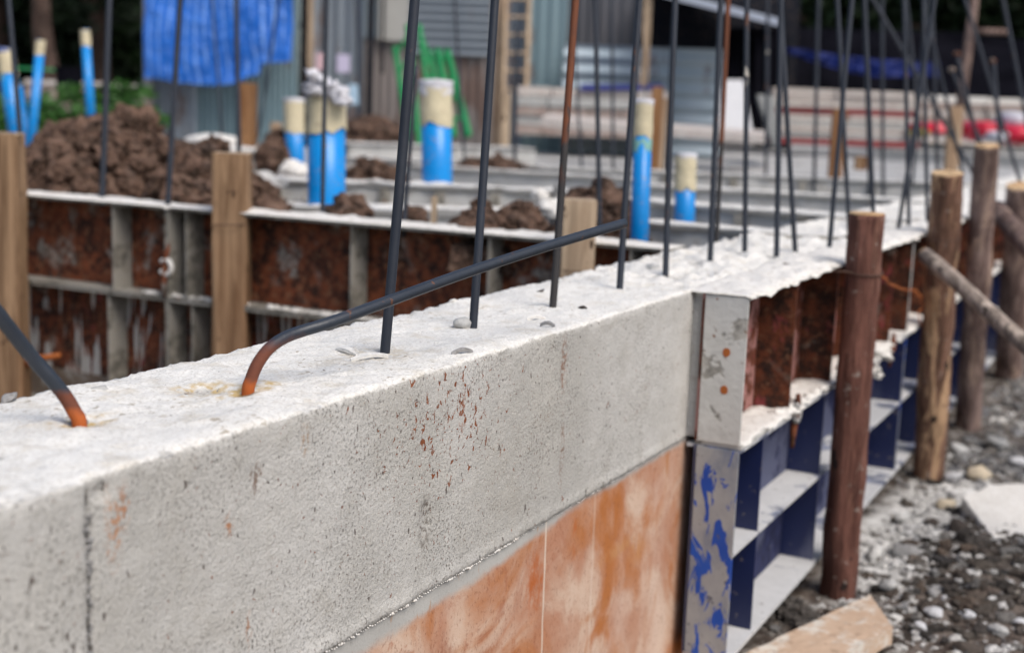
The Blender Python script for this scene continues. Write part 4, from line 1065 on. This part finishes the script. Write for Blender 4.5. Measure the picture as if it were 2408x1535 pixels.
# back wall in near-black standing in for the shade inside; roof edge
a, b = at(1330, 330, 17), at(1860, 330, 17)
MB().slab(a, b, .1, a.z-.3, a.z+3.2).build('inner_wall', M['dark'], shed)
r0, r1, r2, r3 = at(1530, -14, 12.2), at(1832, 62, 11.6), at(1832, 60, 16.5), at(1535, -15, 16.8)
up = Vector((0, 0, .065))
M['roof'] = m_plain('pale_roof_sheet', (.62, .66, .74), (.5, .54, .62), 6, .5)
MB().hexa([r0, r1, r2, r3, r0+up, r1+up, r2+up, r3+up]).build('roof_sheet', M['roof'], shed)
# stickers on the grey sheet
for i, (x0, x1, y0, y1, c) in enumerate(((742, 762, 125, 165, (.62, .42, .45)), (792, 822, 128, 170, (.55, .50, .66)), (820, 845, 198, 245, (.42, .58, .72)))):
    a = at(x0, y1, 12.7); b = at(x1, y1, 12.7); b.z = a.z
    m_ = m_plain('sticker_paper', c, None, 40, .6)
    MB().slab(a, b, .01, a.z, at(x0, y0, 12.7).z).build('sticker', m_, shed)
# tarpaulin hanging on the shed
def tarp_build():
    a = at(344, 184, 12.45); b = at(688, 168, 12.45); d = b-a; L = d.length; dd = d.normalized(); n_ = Vector((dd.y, -dd.x, 0))
    ztop = at(500, -150, 12.45).z
    mb = MB(); NX, NY = 110, 80
    def f(u, v, o):
        sag = -.10*math.sin(math.pi*min(1, u*1.15))**2*(1-v) + .03*fbm(u*4, 2, 0)*(1-v)
        zb = a.z + (b.z-a.z)*u + sag + (.09 if u > .78 else 0)*(1-v)
        z = zb + (ztop-zb)*v
        s = u*L
        fold = .032*math.sin((s*.75 - z*1.5)*4.2 + fbm(s, z, 1)*2.4) + .035*fbm(s*1.8, z*1.8, 4) + .003*math.sin(s*82)
        q = a + dd*s*(1+.01*fbm(v*5, 1, 1)) + n_*(.06+fold+o)
        return (q.x, q.y, z)
    mb.grid(lambda u, v: f(u, v, 0), NX, NY); mb.grid(lambda u, v: f(u, v, -.004), NX, NY)
    rx_ = Vector((RWX.x, RWX.y, 0)).normalized()
    o = mb.build('tarpaulin', M['tarp'], loc=tuple(a), smooth=True)
    return tag(o, 'bright blue striped tarpaulin hanging wrinkled on the metal shed', 'tarpaulin')
tarp_build()
# green ladders leaning on the shed
def ladder(label, l0, l1, r0, r1, depth, n, m='green', wpx=11, grp='green ladders at the shed', rungs=True, dz=.5):
    a0, a1 = at(*l0, depth), at(*l1, depth+dz); b0, b1 = at(*r0, depth), at(*r1, depth+dz)
    t = thing('ladder', label, 'ladder', tuple(a0), grp); r = wpx/FPX*depth/2
    for p, q in ((a0, a1), (b0, b1)):
        v = (q-p); MB().tube([p-v*.06, p+v*.5, q], r, 4, True).build('side_rail', M[m], t)
    for k in range(n):
        u = (k+.6)/n; MB().tube([a0.lerp(a1, u), b0.lerp(b1, u)], r*.55, 6).build('rung', M[m], t)
    return t
ladder('green ladder leaning left of the largest blue pipe', (962, 335), (928, 112), (985, 335), (958, 60), 11.8, 5, wpx=15)
ladder('tall green ladder whose top rises behind the nearest bar', (1020, 330), (985, 60), (1052, 330), (1008, 120), 12.2, 6, wpx=15)
ladder('wide green ladder right of the largest blue pipe', (1064, 310), (1028, 118), (1098, 308), (1050, 120), 11.6, 4, wpx=19)
ladder('weathered wooden lattice ladder standing upright at the shed', (1182, 235), (1190, -60), (1236, 235), (1246, -60), 12.4, 7, m='sawnp', wpx=13, dz=.1, grp='wooden ladder')
vpost('timber_post', 1170, 20, -60, 215, 12.6, 'sawn2', None, 'pale timber post left of the wooden lattice', 'post', zlow=1.2)
vpost('timber_post', 1186, 22, 218, 345, 9.5, 'sawnp', None, 'short pale timber stake before the wooden lattice', 'stake', zlow=.3)
vpost('timber_post', 581, 36, 196, 312, 9.0, 'sawno', None, 'orange brown timber stake below the tarpaulin', 'stake', zlow=.3)
vpost('timber_post', 1540, 26, 205, 360, 8.5, 'sawno', None, 'orange brown board stake right of the slim blue pipe', 'stake', zlow=.3)
vpost('timber_post', 1560, 14, 232, 372, 8.2, 'sawnp', None, 'narrow pale stake beside the orange board stake', 'stake', zlow=.3)
vpost('timber_post', 1968, 30, 256, 388, 8.8, 'sawno', None, 'orange timber stake before the block stack', 'stake', zlow=.3)
vpost('timber_post', 2238, 30, 250, 410, 7.2, 'sawnp', None, 'pale standing board before the red sacks', 'stake', zlow=.3)
vpost('timber_post', 648, 24, 288, 318, 9.2, 'sawnp', None, 'low pale block of timber left of the medium pipe', 'stake', zlow=.2)
vpost('timber_post', 1020, 14, 462, 520, 3.7, 'sawnp', None, 'thin timber lath behind the cross wall under the largest pipe', 'stake', zlow=.05)
vpost('dark_brick', 2026, 26, 368, 392, 7.9, 'sawn', None, 'small dark brown brick lying on the grey floor', 'brick', zlow=.02)

# ============================================================ BLOCKS, BOARDS AND SACKS
def blockstack(label, px0, px1, ytop, ybot, depth, rows, seed, mcol=None, grp='stacks of building material', bl=.42, name='block_stack'):
    a = at(px0, ybot, depth); b = at(px1, ybot, depth); a.z = b.z = min(a.z, b.z)
    H = at((px0+px1)/2, ytop, depth).z-a.z; d = b-a; L = d.length; d.normalize(); n_ = Vector((-d.y, d.x, 0))
    t = thing(name, label, 'block stack', tuple(a), grp)
    rnd = random.Random(seed); h = H/rows
    for r in range(rows):
        s = -rnd.random()*.1
        mb = MB()
        while s < L:
            l = bl*rnd.uniform(.75, 1.15); e = min(L+rnd.uniform(0, .08), s+l-.012); o = rnd.uniform(-.03, .03)
            p = a+d*max(s, 0)+n_*o; q = a+d*e+n_*o
            mb.slab(p, q, .5, a.z+r*h+.002, a.z+(r+1)*h-.002-rnd.random()*.012); s += l
        o_ = mb.build('block_row', M[mcol[r] if mcol else 'gb'], t)
    return t
M['redp'] = m_plain('faded_red_timber', (.30, .035, .04), (.2, .05, .05), 9, .7)
M['pink'] = m_conc('pale_dusty_block', (.44, .40, .37), (.58, .54, .50), (.34, .20, .18), 1.2, .7)
M['pinkd'] = m_conc('brown_grey_block', (.26, .20, .17), (.42, .36, .33), (.2, .08, .06), 1.2, .7)
blockstack('long stack of grey blocks with red strips on the right', 1812, 2150, 212, 336, 15, 9, 2, ['redp', 'gb', 'pink', 'gb', 'pink', 'redp', 'pink', 'pink', 'pink'], bl=.9)
blockstack('brownish block wall behind the red sacks', 2150, 2470, 228, 336, 15.3, 7, 3, ['pink', 'gb', 'pink', 'pinkd', 'pink', 'pinkd', 'gbt'], bl=.8)
blockstack('heap of grey blocks stacked low beside the wooden lattice', 1205, 1560, 208, 316, 12.4, 5, 4, ['pinkd', 'gb', 'pinkd', 'gb', 'pink'], bl=.40)
def plank(name, label, cat, pts, depths, th, m, grp=None):
    p = [at(x, y, d) for (x, y), d in zip(pts, depths)]; u = Vector((0, 0, th))
    mb = MB().hexa([q-u for q in p]+p); return tag(mb.build(name, M[m], loc=tuple(p[0])), label, cat, grp)
plank('timber_plank', 'long pale plank lying across the low grey block heap', 'plank', [(1272, 278), (1800, 318), (1800, 308), (1290, 268)], [11.0, 10.6, 11.0, 11.4], .07, 'pink')
vv = M['stonew']
plank('leaning_board', 'white board leaning beside the grey slope in front of the sheds', 'board', [(1682, 338), (1775, 335), (1748, 188), (1700, 188)], [11.0, 11.0, 11.4, 11.4], .03, 'stonew')
M['dgrey'] = m_conc('dark_grey_slab', (.13, .135, .135), (.22, .225, .22), (.3, .3, .3), 1, .3)
plank('leaning_slab', 'dark grey slab leaning against the left end of the block stack', 'slab', [(1816, 332), (1830, 332), (1822, 225), (1780, 222)], [11.4, 12.0, 12.4, 12.0], .05, 'dgrey')
M['dblue'] = m_plain('dark_blue_plastic', (.012, .02, .16), (.03, .04, .2), 8, .5)
plank('blue_cover', 'dark blue plastic strip lying on the low block heap', 'cover', [(1365, 206), (1560, 204), (1560, 196), (1365, 198)], [12.3, 12.3, 12.8, 12.8], .03, 'dblue')
M['redb'] = m_plain('red_plastic_sack', (.62, .008, .04), (.45, .01, .03), 7, .4, .5, .5)
M['yel'] = m_plain('yellow_plastic', (.6, .45, .08), None, 9, .5)
def sack(label, px, py, wpx, hpx, depth, m, seed, name='sack', cat='sack', grp='sacks in front of the block wall'):
    c = at(px, py, depth); V, F = ICO[3]; mb = MB(); W_ = wpx/FPX*depth/2; H_ = hpx/FPX*depth/2
    rx = Vector((RWX.x, RWX.y, 0)).normalized(); ry = Vector((-rx.y, rx.x, 0))
    for p in V:
        k = 1+.22*noise.fractal(p*1.6+Vector((seed, seed, 0)), 1, 2, 4)
        sg = lambda q: math.copysign(abs(q)**.7, q)
        q = c + rx*(sg(p.x)*W_*k) + ry*(sg(p.y)*.22*k) + Vector((0, 0, sg(p.z)*H_*k)); mb.v.append(tuple(q))
    mb.f = list(F); return tag(mb.build(name, M[m], loc=(c.x, c.y, c.z-H_), smooth=True), label, cat, grp)
sack('long flat red sack nearest to the yellow end', 2205, 303, 130, 30, 9.6, 'redb', 1)
sack('rounded yellow tip at the left end of the red sacks', 2158, 312, 22, 20, 9.5, 'yel', 2)
sack('middle red sack behind the pale standing board', 2305, 308, 80, 48, 9.4, 'redb', 3)
sack('large red sack at the right edge', 2395, 318, 110, 46, 9.3, 'redb', 4)
sack('white and pink sack lying on the large red one', 2390, 284, 90, 40, 9.5, 'plas', 5)
sack('small white sack between the red sacks', 2335, 322, 44, 26, 9.2, 'plas', 6)
sack('plump white cement sack below the shed wall', 500, 336, 110, 40, 7.6, 'crust', 7)
sack('flat white sack behind the middle timber stake', 555, 352, 90, 14, 7.2, 'crust', 8)

# ============================================================ SHADE NET AND FAR TREES
M['net'] = m_plain('black_shade_net', (.004, .004, .007), (.009, .009, .013), 3, .95, .03)
M['navy'] = m_plain('navy_tarpaulin', (.003, .010, .085), (.005, .018, .14), 5, .6, .25, .4)
def cloth(name, label, cat, pts_top, pts_bot, depth, m, wave=.05, seed=0):
    """hanging cloth: top and bottom outlines across the view"""
    NX, NY = 80, 24; mb = MB()
    def L(pts, u):
        t = u*(len(pts)-1); k = min(int(t), len(pts)-2); f = t-k
        return pts[k][0]*(1-f)+pts[k+1][0]*f, pts[k][1]*(1-f)+pts[k+1][1]*f
    def g_(u, v, o):
        x0, y0 = L(pts_top, u); x1, y1 = L(pts_bot, u); x = x0+(x1-x0)*v; y = y0+(y1-y0)*v
        return tuple(at(x, y, depth + o + wave*fbm(u*9, v*3, seed) + wave*.6*math.sin(u*40+v*3)))
    mb.grid(lambda u, v: g_(u, v, 0), NX, NY); mb.grid(lambda u, v: g_(u, v, .01), NX, NY)
    c = at(*pts_bot[0], depth); return tag(mb.build(name, M[m], loc=tuple(c), smooth=True), label, cat)
cloth('shade_net', 'long black shade net hung behind the block stack', 'net', [(1800, 62), (2000, 70), (2250, 76), (2520, 110)], [(1800, 260), (2000, 262), (2250, 262), (2520, 262)], 17, 'net')
cloth('shade_net', 'dark net draped low over the end of the block stack', 'net', [(1700, 70), (1760, 64), (1850, 70)], [(1690, 340), (1780, 345), (1850, 330)], 16, 'net', seed=4)
cloth('tarpaulin', 'navy blue tarpaulin strip sagging under the black shade net', 'tarpaulin', [(1850, 112), (1960, 128), (2060, 140), (2210, 148)], [(1850, 125), (1960, 160), (2060, 182), (2210, 180)], 16.2, 'navy', seed=7)
q0, q1 = at(2300, -60, 13), at(2262, 225, 13)
tag(MB().tube([q0, q0.lerp(q1, .5), q1+(q1-q0)*.3], [.035, .045, .05], 10, True, .1).build('net_pole', M['bark3'], loc=tuple(q1), smooth=True), 'brown wooden pole holding the shade net at the right', 'pole')
q0, q1 = at(2288, 73, 12.9), at(2368, 76, 12.9)
tag(MB().tube([q0, q1], .028, 10, True, .1).build('cross_pole', M['bark3'], loc=tuple(q0), smooth=True), 'short horizontal pole tied to the brown net pole', 'pole')

M['leafd'] = m_leaf('dark_foliage', (.003, .009, .002), (.008, .024, .004))
M['leafg'] = m_leaf('green_foliage', (.012, .05, .008), (.04, .12, .018))
M['trunkm'] = m_bark('dark_tree_bark', (.05, .03, .022), (.10, .062, .048), (.13, .09, .07), .3)
def leaves(mb, c, R_, n, size, rnd, shell=.35):
    for i in range(n):
        while True:
            p = Vector((rnd.uniform(-1, 1), rnd.uniform(-1, 1), rnd.uniform(-1, 1)))
            if shell < p.length < 1: break
        if fbm(p.x*2+c[0], p.y*2+c[1], p.z*2+c[2]) < -.22: continue
        q = Vector((c[0]+p.x*R_[0], c[1]+p.y*R_[1], c[2]+p.z*R_[2])); s = size*rnd.uniform(.5, 1.3)
        a = Vector((rnd.uniform(-1, 1), rnd.uniform(-1, 1), rnd.uniform(-.6, .6))).normalized(); b = a.cross(Vector((rnd.uniform(-1, 1), rnd.uniform(-1, 1), rnd.uniform(-1, 1)))).normalized()
        k = len(mb.v); mb.v += [tuple(q-a*s), tuple(q+b*s*.4), tuple(q+a*s), tuple(q-b*s*.4)]; mb.f.append((k, k+1, k+2, k+3))
def tree(label, px, depth, base_y, H, R_, n, size, lm, seed, trunk_r=.16, lean=0.0, crown_c=None, grp='trees behind the site'):
    rnd = random.Random(seed); b = at(px, base_y, depth); b.z -= .1
    t = thing('tree', label, 'tree', tuple(b), grp)
    tp = b+Vector((lean, 0, H)); N = 10
    mb = MB().tube([b.lerp(tp, i/N)+Vector((.05*nz(i*.6, seed, 0), .05*nz(i*.6, seed, 3), 0)) for i in range(N+1)], [trunk_r*(1-.6*i/N) for i in range(N+1)], 12, True, .12, seed)
    for k in range(6):
        s = b.lerp(tp, .45+.09*k); e = s+Vector((math.cos(k*2.1+seed)*R_[0]*.7, math.sin(k*2.1+seed)*R_[1]*.7, .4+.1*k)); mb.tube([s, s.lerp(e, .5)+Vector((0, 0, .1)), e], [trunk_r*.4, trunk_r*.25, .02], 7)
    mb.build('trunk', M['trunkm'], t, smooth=True)
    mb = MB(); cc = crown_c or (tp.x, tp.y, tp.z)
    for k in range(7):
        o = Vector((rnd.uniform(-.5, .5)*R_[0], rnd.uniform(-.5, .5)*R_[1], rnd.uniform(-.5, .45)*R_[2]))
        leaves(mb, (cc[0]+o.x, cc[1]+o.y, cc[2]+o.z), (R_[0]*.62, R_[1]*.62, R_[2]*.55), n//7, size, rnd, .1)
    mb.build('crown', M[lm], t)
    return t
tree('leaning brown trunked tree at the upper left', 118, 14.5, 205, 2.6, (1.7, 1.7, 1.2), 5200, .11, 'leafd', 1, trunk_r=.13, lean=-.35)
tree('dark leafy tree behind the thin pipe with bent tip', 235, 17, 235, 2.4, (1.9, 1.9, 1.9), 8000, .11, 'leafd', 2)
tree('dark tree filling the top left corner', 0, 18, 235, 2.6, (2.2, 2.0, 2.2), 9000, .12, 'leafd', 3)
for i, (px, dp, lab) in enumerate(((1760, 24, 'dark tree rising behind the shed roof edge'), (1950, 23, 'dark leafy tree above the left part of the shade net'), (2110, 24, 'tree with olive tinted leaves above the middle of the shade net'),
                               (2280, 22, 'green tree behind the brown net pole'), (2440, 21, 'dark tree at the upper right corner'))):
    tree(lab, px, dp, 290, 2.7, (2.4, 2.2, 2.5), 9500, .13, 'leafd', 20+i)
def wood_mass(label, px0, px1, depth, H, seed):
    rnd = random.Random(seed); mb = MB(); a = at(px0, 300, depth); b = at(px1, 300, depth); n_ = 46
    for i in range(n_):
        c = a.lerp(b, (i+.5)/n_); leaves(mb, (c.x+rnd.uniform(-.5, .5), c.y+rnd.uniform(-1, 1), rnd.uniform(.2, H)), (1.5, 1.5, 1.6), 420, .22, rnd, 0)
    # hill-like dense core of undergrowth behind the leaves
    d = (b-a); L = d.length; d.normalize(); bk = Vector((-d.y, d.x, 0))
    if bk.y < 0: bk = -bk
    mb.grid(lambda u, v: tuple(a + d*(L*u) + bk*(1.4+.7*fbm(u*9, v*5, seed)) + Vector((0, 0, -1.2 + (H+2.5)*v - a.z + .4*fbm(u*11, v*2, seed+3)))), 80, 24)
    return tag(mb.build('far_wood', M['leafd'], loc=(a.x, a.y, 0)), label, 'wood', kind='stuff')
wood_mass('dense dark wood behind the left trees', -250, 420, 21, 4.0, 5)
wood_mass('dense dark wood behind the shade net', 1250, 2800, 27, 4.6, 6)
# bushes at the left
def bush(label, px, py, wpx, hpx, depth, n, seed, size=.05):
    rnd = random.Random(seed); c = at(px, py, depth); t = thing('bush', label, 'bush', (c.x, c.y, c.z-hpx/FPX*depth/2), 'green bushes beside the soil mound')
    mb = MB(); 
    for k in range(5): leaves(mb, (c.x+rnd.uniform(-.4, .4)*wpx/FPX*depth/2, c.y+rnd.uniform(-.3, .3), c.z+rnd.uniform(-.4, .4)*hpx/FPX*depth/2), (wpx/FPX*depth*.34, .4, hpx/FPX*depth*.36), n//5, size, rnd, .05)
    mb.build('foliage', M['leafg'], t)
    mb = MB(); b = Vector((c.x, c.y, c.z-hpx/FPX*depth*.7))
    for k in range(6): mb.tube([b, b+Vector((rnd.uniform(-.15, .15), rnd.uniform(-.15, .15), hpx/FPX*depth*.9))], .008, 5)
    mb.build('stem', M['trunkm'], t)
bush('green bush left of the V of thin pipes', 20, 270, 90, 110, 10.5, 900, 1)
bush('bright green bush between the thin pipes', 135, 285, 130, 110, 10.2, 1600, 2)
bush('green bush behind the mound left of the metal shed', 290, 270, 120, 90, 10.6, 1400, 3)
bush('small bush by the far low wall', 235, 225, 90, 80, 11.5, 800, 4)
# low wall, dark bin and green rail
a, b = at(60, 235, 12.6), at(350, 235, 12.6); b.z = a.z
lw = thing('low_wall', 'low weathered concrete wall under the dark trees', 'wall', tuple(a))
zt = at(280, 206, 12.6).z
MB().slab(a, b, .15, a.z-.6, zt).build('wall_body', M['pinkd'], lw)
n_ = (b-a).normalized(); nn_ = Vector((n_.y, -n_.x, 0))*.02
MB().slab(a+nn_, b+nn_, .2, zt, zt+.045).build('wall_cap', M['pink'], lw)
mb = MB(); c = at(163, 240, 11.8); prof = [(.0, .090), (.02, .10), (.26, .115), (.29, .122), (.30, .122)]
t = thing('black_bucket', 'black plastic container standing by the low wall', 'bucket', tuple(c))
mb.tube([c+Vector((0, 0, h)) for h, r in prof], [r for h, r in prof], 24, True).build('body', M['net'], t, smooth=True)
MB().tube([c+Vector((0, 0, .285)), c+Vector((0, 0, .305))], [.128, .128], 24).build('rim', M['net'], t)
q0, q1 = at(-60, 156, 12), at(136, 166, 12)
tag(MB().tube([q0, q1], .012, 8).build('green_rail', M['green'], loc=tuple(q0), smooth=True), 'thin bright green rail running before the dark trees', 'rail')

# ============================================================ RIGHT FOREGROUND
A, B, C_, D = onz(1560, 1625, -.700), onz(2046, 1396, -.668), onz(2100, 1474, -.672), onz(1745, 1665, -.700)
def plank_board():
    t = thing('timber_board', 'pale splintered timber board lying on rubble at the foot of the nearest post', 'board', tuple(A))
    mb = MB(); NU, NV = 40, 12; th = .034
    def f(u, v, z_):
        p = A.lerp(B, u).lerp(D.lerp(C_, u), v)
        return (p.x+.003*fbm(u*12, v*4, 1)*(v in (0, 1)), p.y+.004*fbm(v*9, u*2, 3)*(u == 1), p.z+z_+.0015*fbm(u*14, v*8, 2))
    mb.grid(lambda u, v: f(u, v, 0), NU, NV); K = len(mb.v); mb.grid(lambda u, v: f(u, v, -th), NU, NV)
    for i in range(NU-1):
        for j0 in (0, NV-1): a, b = i*NV+j0, (i+1)*NV+j0; mb.f.append((a, b, K+b, K+a))
    for j in range(NV-1):
        for i0 in (0, NU-1): a, b = i0*NV+j, i0*NV+j+1; mb.f.append((a, b, K+b, K+a))
    n = NT('dusty_pinkish_board')
    c = n.mix(n.noise(6, 5, sc=(1, 2.2, 1)), (.42, .29, .20), (.56, .42, .31))
    c = n.mix(n.step(n.noise(13, 5, rough=.7), .50, .64), c, (.60, .55, .48))
    c = n.mix(n.math('MULTIPLY', n.step(n.noise(45, 5), .58, .7), .6), c, (.28, .19, .13))
    mb.build('board', n.out(c, .85, n.bump(n.noise(50, 5), .5, .003), spec=.2), t)
plank_board()
def flat_slab(label, px, zt, th, m, seed, grp='pale concrete slab pieces on the ground'):
    P_ = [onz(x, y, zt) for x, y in px]; c = sum(P_, Vector())/len(P_); pts = []
    for i in range(len(P_)):
        for k in range(6):
            q = P_[i].lerp(P_[(i+1) % len(P_)], k/6); o = (q-c).normalized()*.008*fbm(i*3+k*.5, seed, 0); pts.append(q+o)
    mb = MB(); n = len(pts)
    mb.v = [tuple(c+(p-c)*.97+Vector((0, 0, .002*fbm(p.x*30, p.y*30, seed)))) for p in pts]+[tuple(p-Vector((0, 0, .004))) for p in pts]+[tuple(p-Vector((0, 0, th))) for p in pts]+[tuple(c+Vector((0, 0, .002)))]
    for k in range(n):
        k2 = (k+1) % n; mb.f += [(k, k2, 3*n), (n+k, n+k2, k2, k), (2*n+k, 2*n+k2, n+k2, n+k)]
    return tag(mb.build('concrete_slab_piece', M[m], loc=tuple(c)), label, 'slab', grp)
flat_slab('large flat white slab piece at the right edge', [(2262, 1168), (2330, 1138), (2500, 1130), (2520, 1262), (2330, 1258), (2296, 1215)], -.672, .05, 'crust', 1)
flat_slab('greyish slab piece just below the white slab at the right edge', [(2305, 1290), (2360, 1272), (2500, 1280), (2500, 1345), (2370, 1320)], -.690, .04, 'stone', 2)
flat_slab('pale flat slab lying between the last posts', [(2300, 992), (2352, 968), (2480, 972), (2480, 1004), (2310, 1012)], -.735, .04, 'crust', 3)
def grock(px, py, rpx, m, label, seed, flat=.65, z=-.705):
    p = onz(px, py, z); dep = (p-CAM).dot(-RWZ); r = rpx/FPX*dep
    return tag(MB().rock((p.x, p.y, z), r, seed, 3, flat, .28).build('stone', M[m], loc=(p.x, p.y, z-r*flat), smooth=True), label, 'stone', 'single stones among the gravel')
grock(2306, 1112, 25, 'stonec', 'round cream coloured stone above the white slab', 2.2, .6)
grock(2275, 1446, 27, 'stonew', 'oblong pale grey stone near the bottom right', 4.4, .5)
grock(2195, 1438, 18, 'stonew', 'small pale pebble right of the timber board', 6.1)
grock(2232, 1322, 26, 'stonew', 'light grey stone in the dark rubble', 3.1, .35)
grock(2200, 1392, 30, 'stone', 'grey stone left of the oblong pale one', 8.8, .55)
grock(2225, 1408, 16, 'stonew', 'small bluish stone touching the oblong pale one', 7.9, .6)
grock(2402, 1462, 26, 'stonew', 'white stone cut by the bottom right edge', 5.2, .4)
grock(2255, 1250, 34, 'rub', 'largest black lump below the white slab', 1.4, .8)
grock(2330, 1400, 26, 'rub', 'smooth dark stone in the rubble at lower right', 2.9, .6)
grock(2140, 1300, 34, 'stone', 'grey cement clod right of the nearest post foot', 9.9, .5)
grock(2225, 1185, 22, 'stonec', 'brownish stone between the gravel and the spilled cement', 11.9, .5)
grock(1700, 1505, 22, 'stonew', 'white lump under the foot of the blue end plate', 12.4, .8)
rnd = random.Random(11)
def scatter(label, m, n, xr, yr, r0, r1, seed, dens, name):
    mb = MB(); k = 0
    for i in range(n*4):
        x = rnd.uniform(*xr); y = yr[0] + (yr[1]-yr[0])*rnd.random()**1.5
        if rnd.random() > dens(x, y): continue
        r = r0+(r1-r0)*rnd.random()**2.2
        mb.rock((x, y, ground_h(x, y)+r*.1), r, seed+i*.37, 1 if r < .007 else 2, .6, .85); k += 1
        if k >= n: break
    return tag(mb.build(name, M[m], smooth=False), label, 'gravel', kind='stuff')
M['dsoil'] = m_conc('dark_clotted_rubble', (.035, .030, .027), (.12, .108, .098), (.19, .17, .15), 7, .5)
heap('dark clotted rubble heap at the lower right below the white slab', 2110, 2440, 1262, 1440, 3.12, 420, .005, .019, 203, name='rubble_heap', dd=.22, m='dsoil', grp='rubble heaps', cat='rubble heap')
heap('small dark rubble heap beside the form foot left of the timber board', 1745, 1960, 1405, 1500, 2.74, 130, .004, .014, 213, name='rubble_heap', dd=.10, m='dsoil', grp='rubble heaps', cat='rubble heap')
for i, (px, py, rp, mm, lab) in enumerate(((2255, 1055, 22, 'gb', 'broken grey chunk in the gravel right of the second post'), (2345, 1042, 26, 'gb', 'pale broken chunk above the cream stone'),
      (2395, 1085, 20, 'stonew', 'light chunk at the right edge above the slab'), (2240, 1120, 18, 'stonew', 'small pale chunk left of the cream stone'), (2120, 1215, 22, 'cem', 'white cement lump in the spill beside the nearest post'),
      (2060, 1300, 26, 'cem', 'largest white cement lump right of the nearest post foot'), (2300, 1375, 22, 'gb', 'grey chunk on the dark rubble heap'), (2165, 1470, 14, 'stonew', 'tiny white pebble right of the board corner'),
      (2345, 1480, 24, 'gb', 'flat grey chunk at the bottom right'), (2090, 1375, 24, 'gb', 'grey chunk between the nearest post and the board'))):
    grock(px, py, rp, mm, lab, 20+i*1.9, .6)
g1 = lambda x, y: sst(3.6, 4.1, y)*sst(.12, .2, x)*(.35+.65*sst(-.1, .1, fbm(x*6, y*3, 2)))
scatter('grey gravel along the posts at the right', 'gravel', 2600, (.13, 1.1), (3.5, 7.5), .005, .026, 5, g1, 'gravel')
g2 = lambda x, y: math.exp(-(((x-.44)/.16)**2+((y-3.15)/.42)**2))+.04
scatter('dark crumbly rubble in the lower right corner', 'rub', 2300, (.14, .95), (2.2, 4.2), .003, .021, 6, g2, 'rubble')
scatter('fine pale crumbs round the spilled cement', 'cem', 2600, (.12, .75), (2.3, 4.4), .003, .013, 7, lambda x, y: math.exp(-(((x-.22)/.10)**2+((y-3.3)/.6)**2))+.10, 'cement_crumbs')
scatter('small mixed grey chips at the lower right', 'gravel', 1700, (.0, .95), (2.0, 4.2), .003, .013, 8, lambda x, y: .7-.69*math.exp(-(((x-.20)/.10)**2+((y-3.3)/.42)**2)), 'gravel')
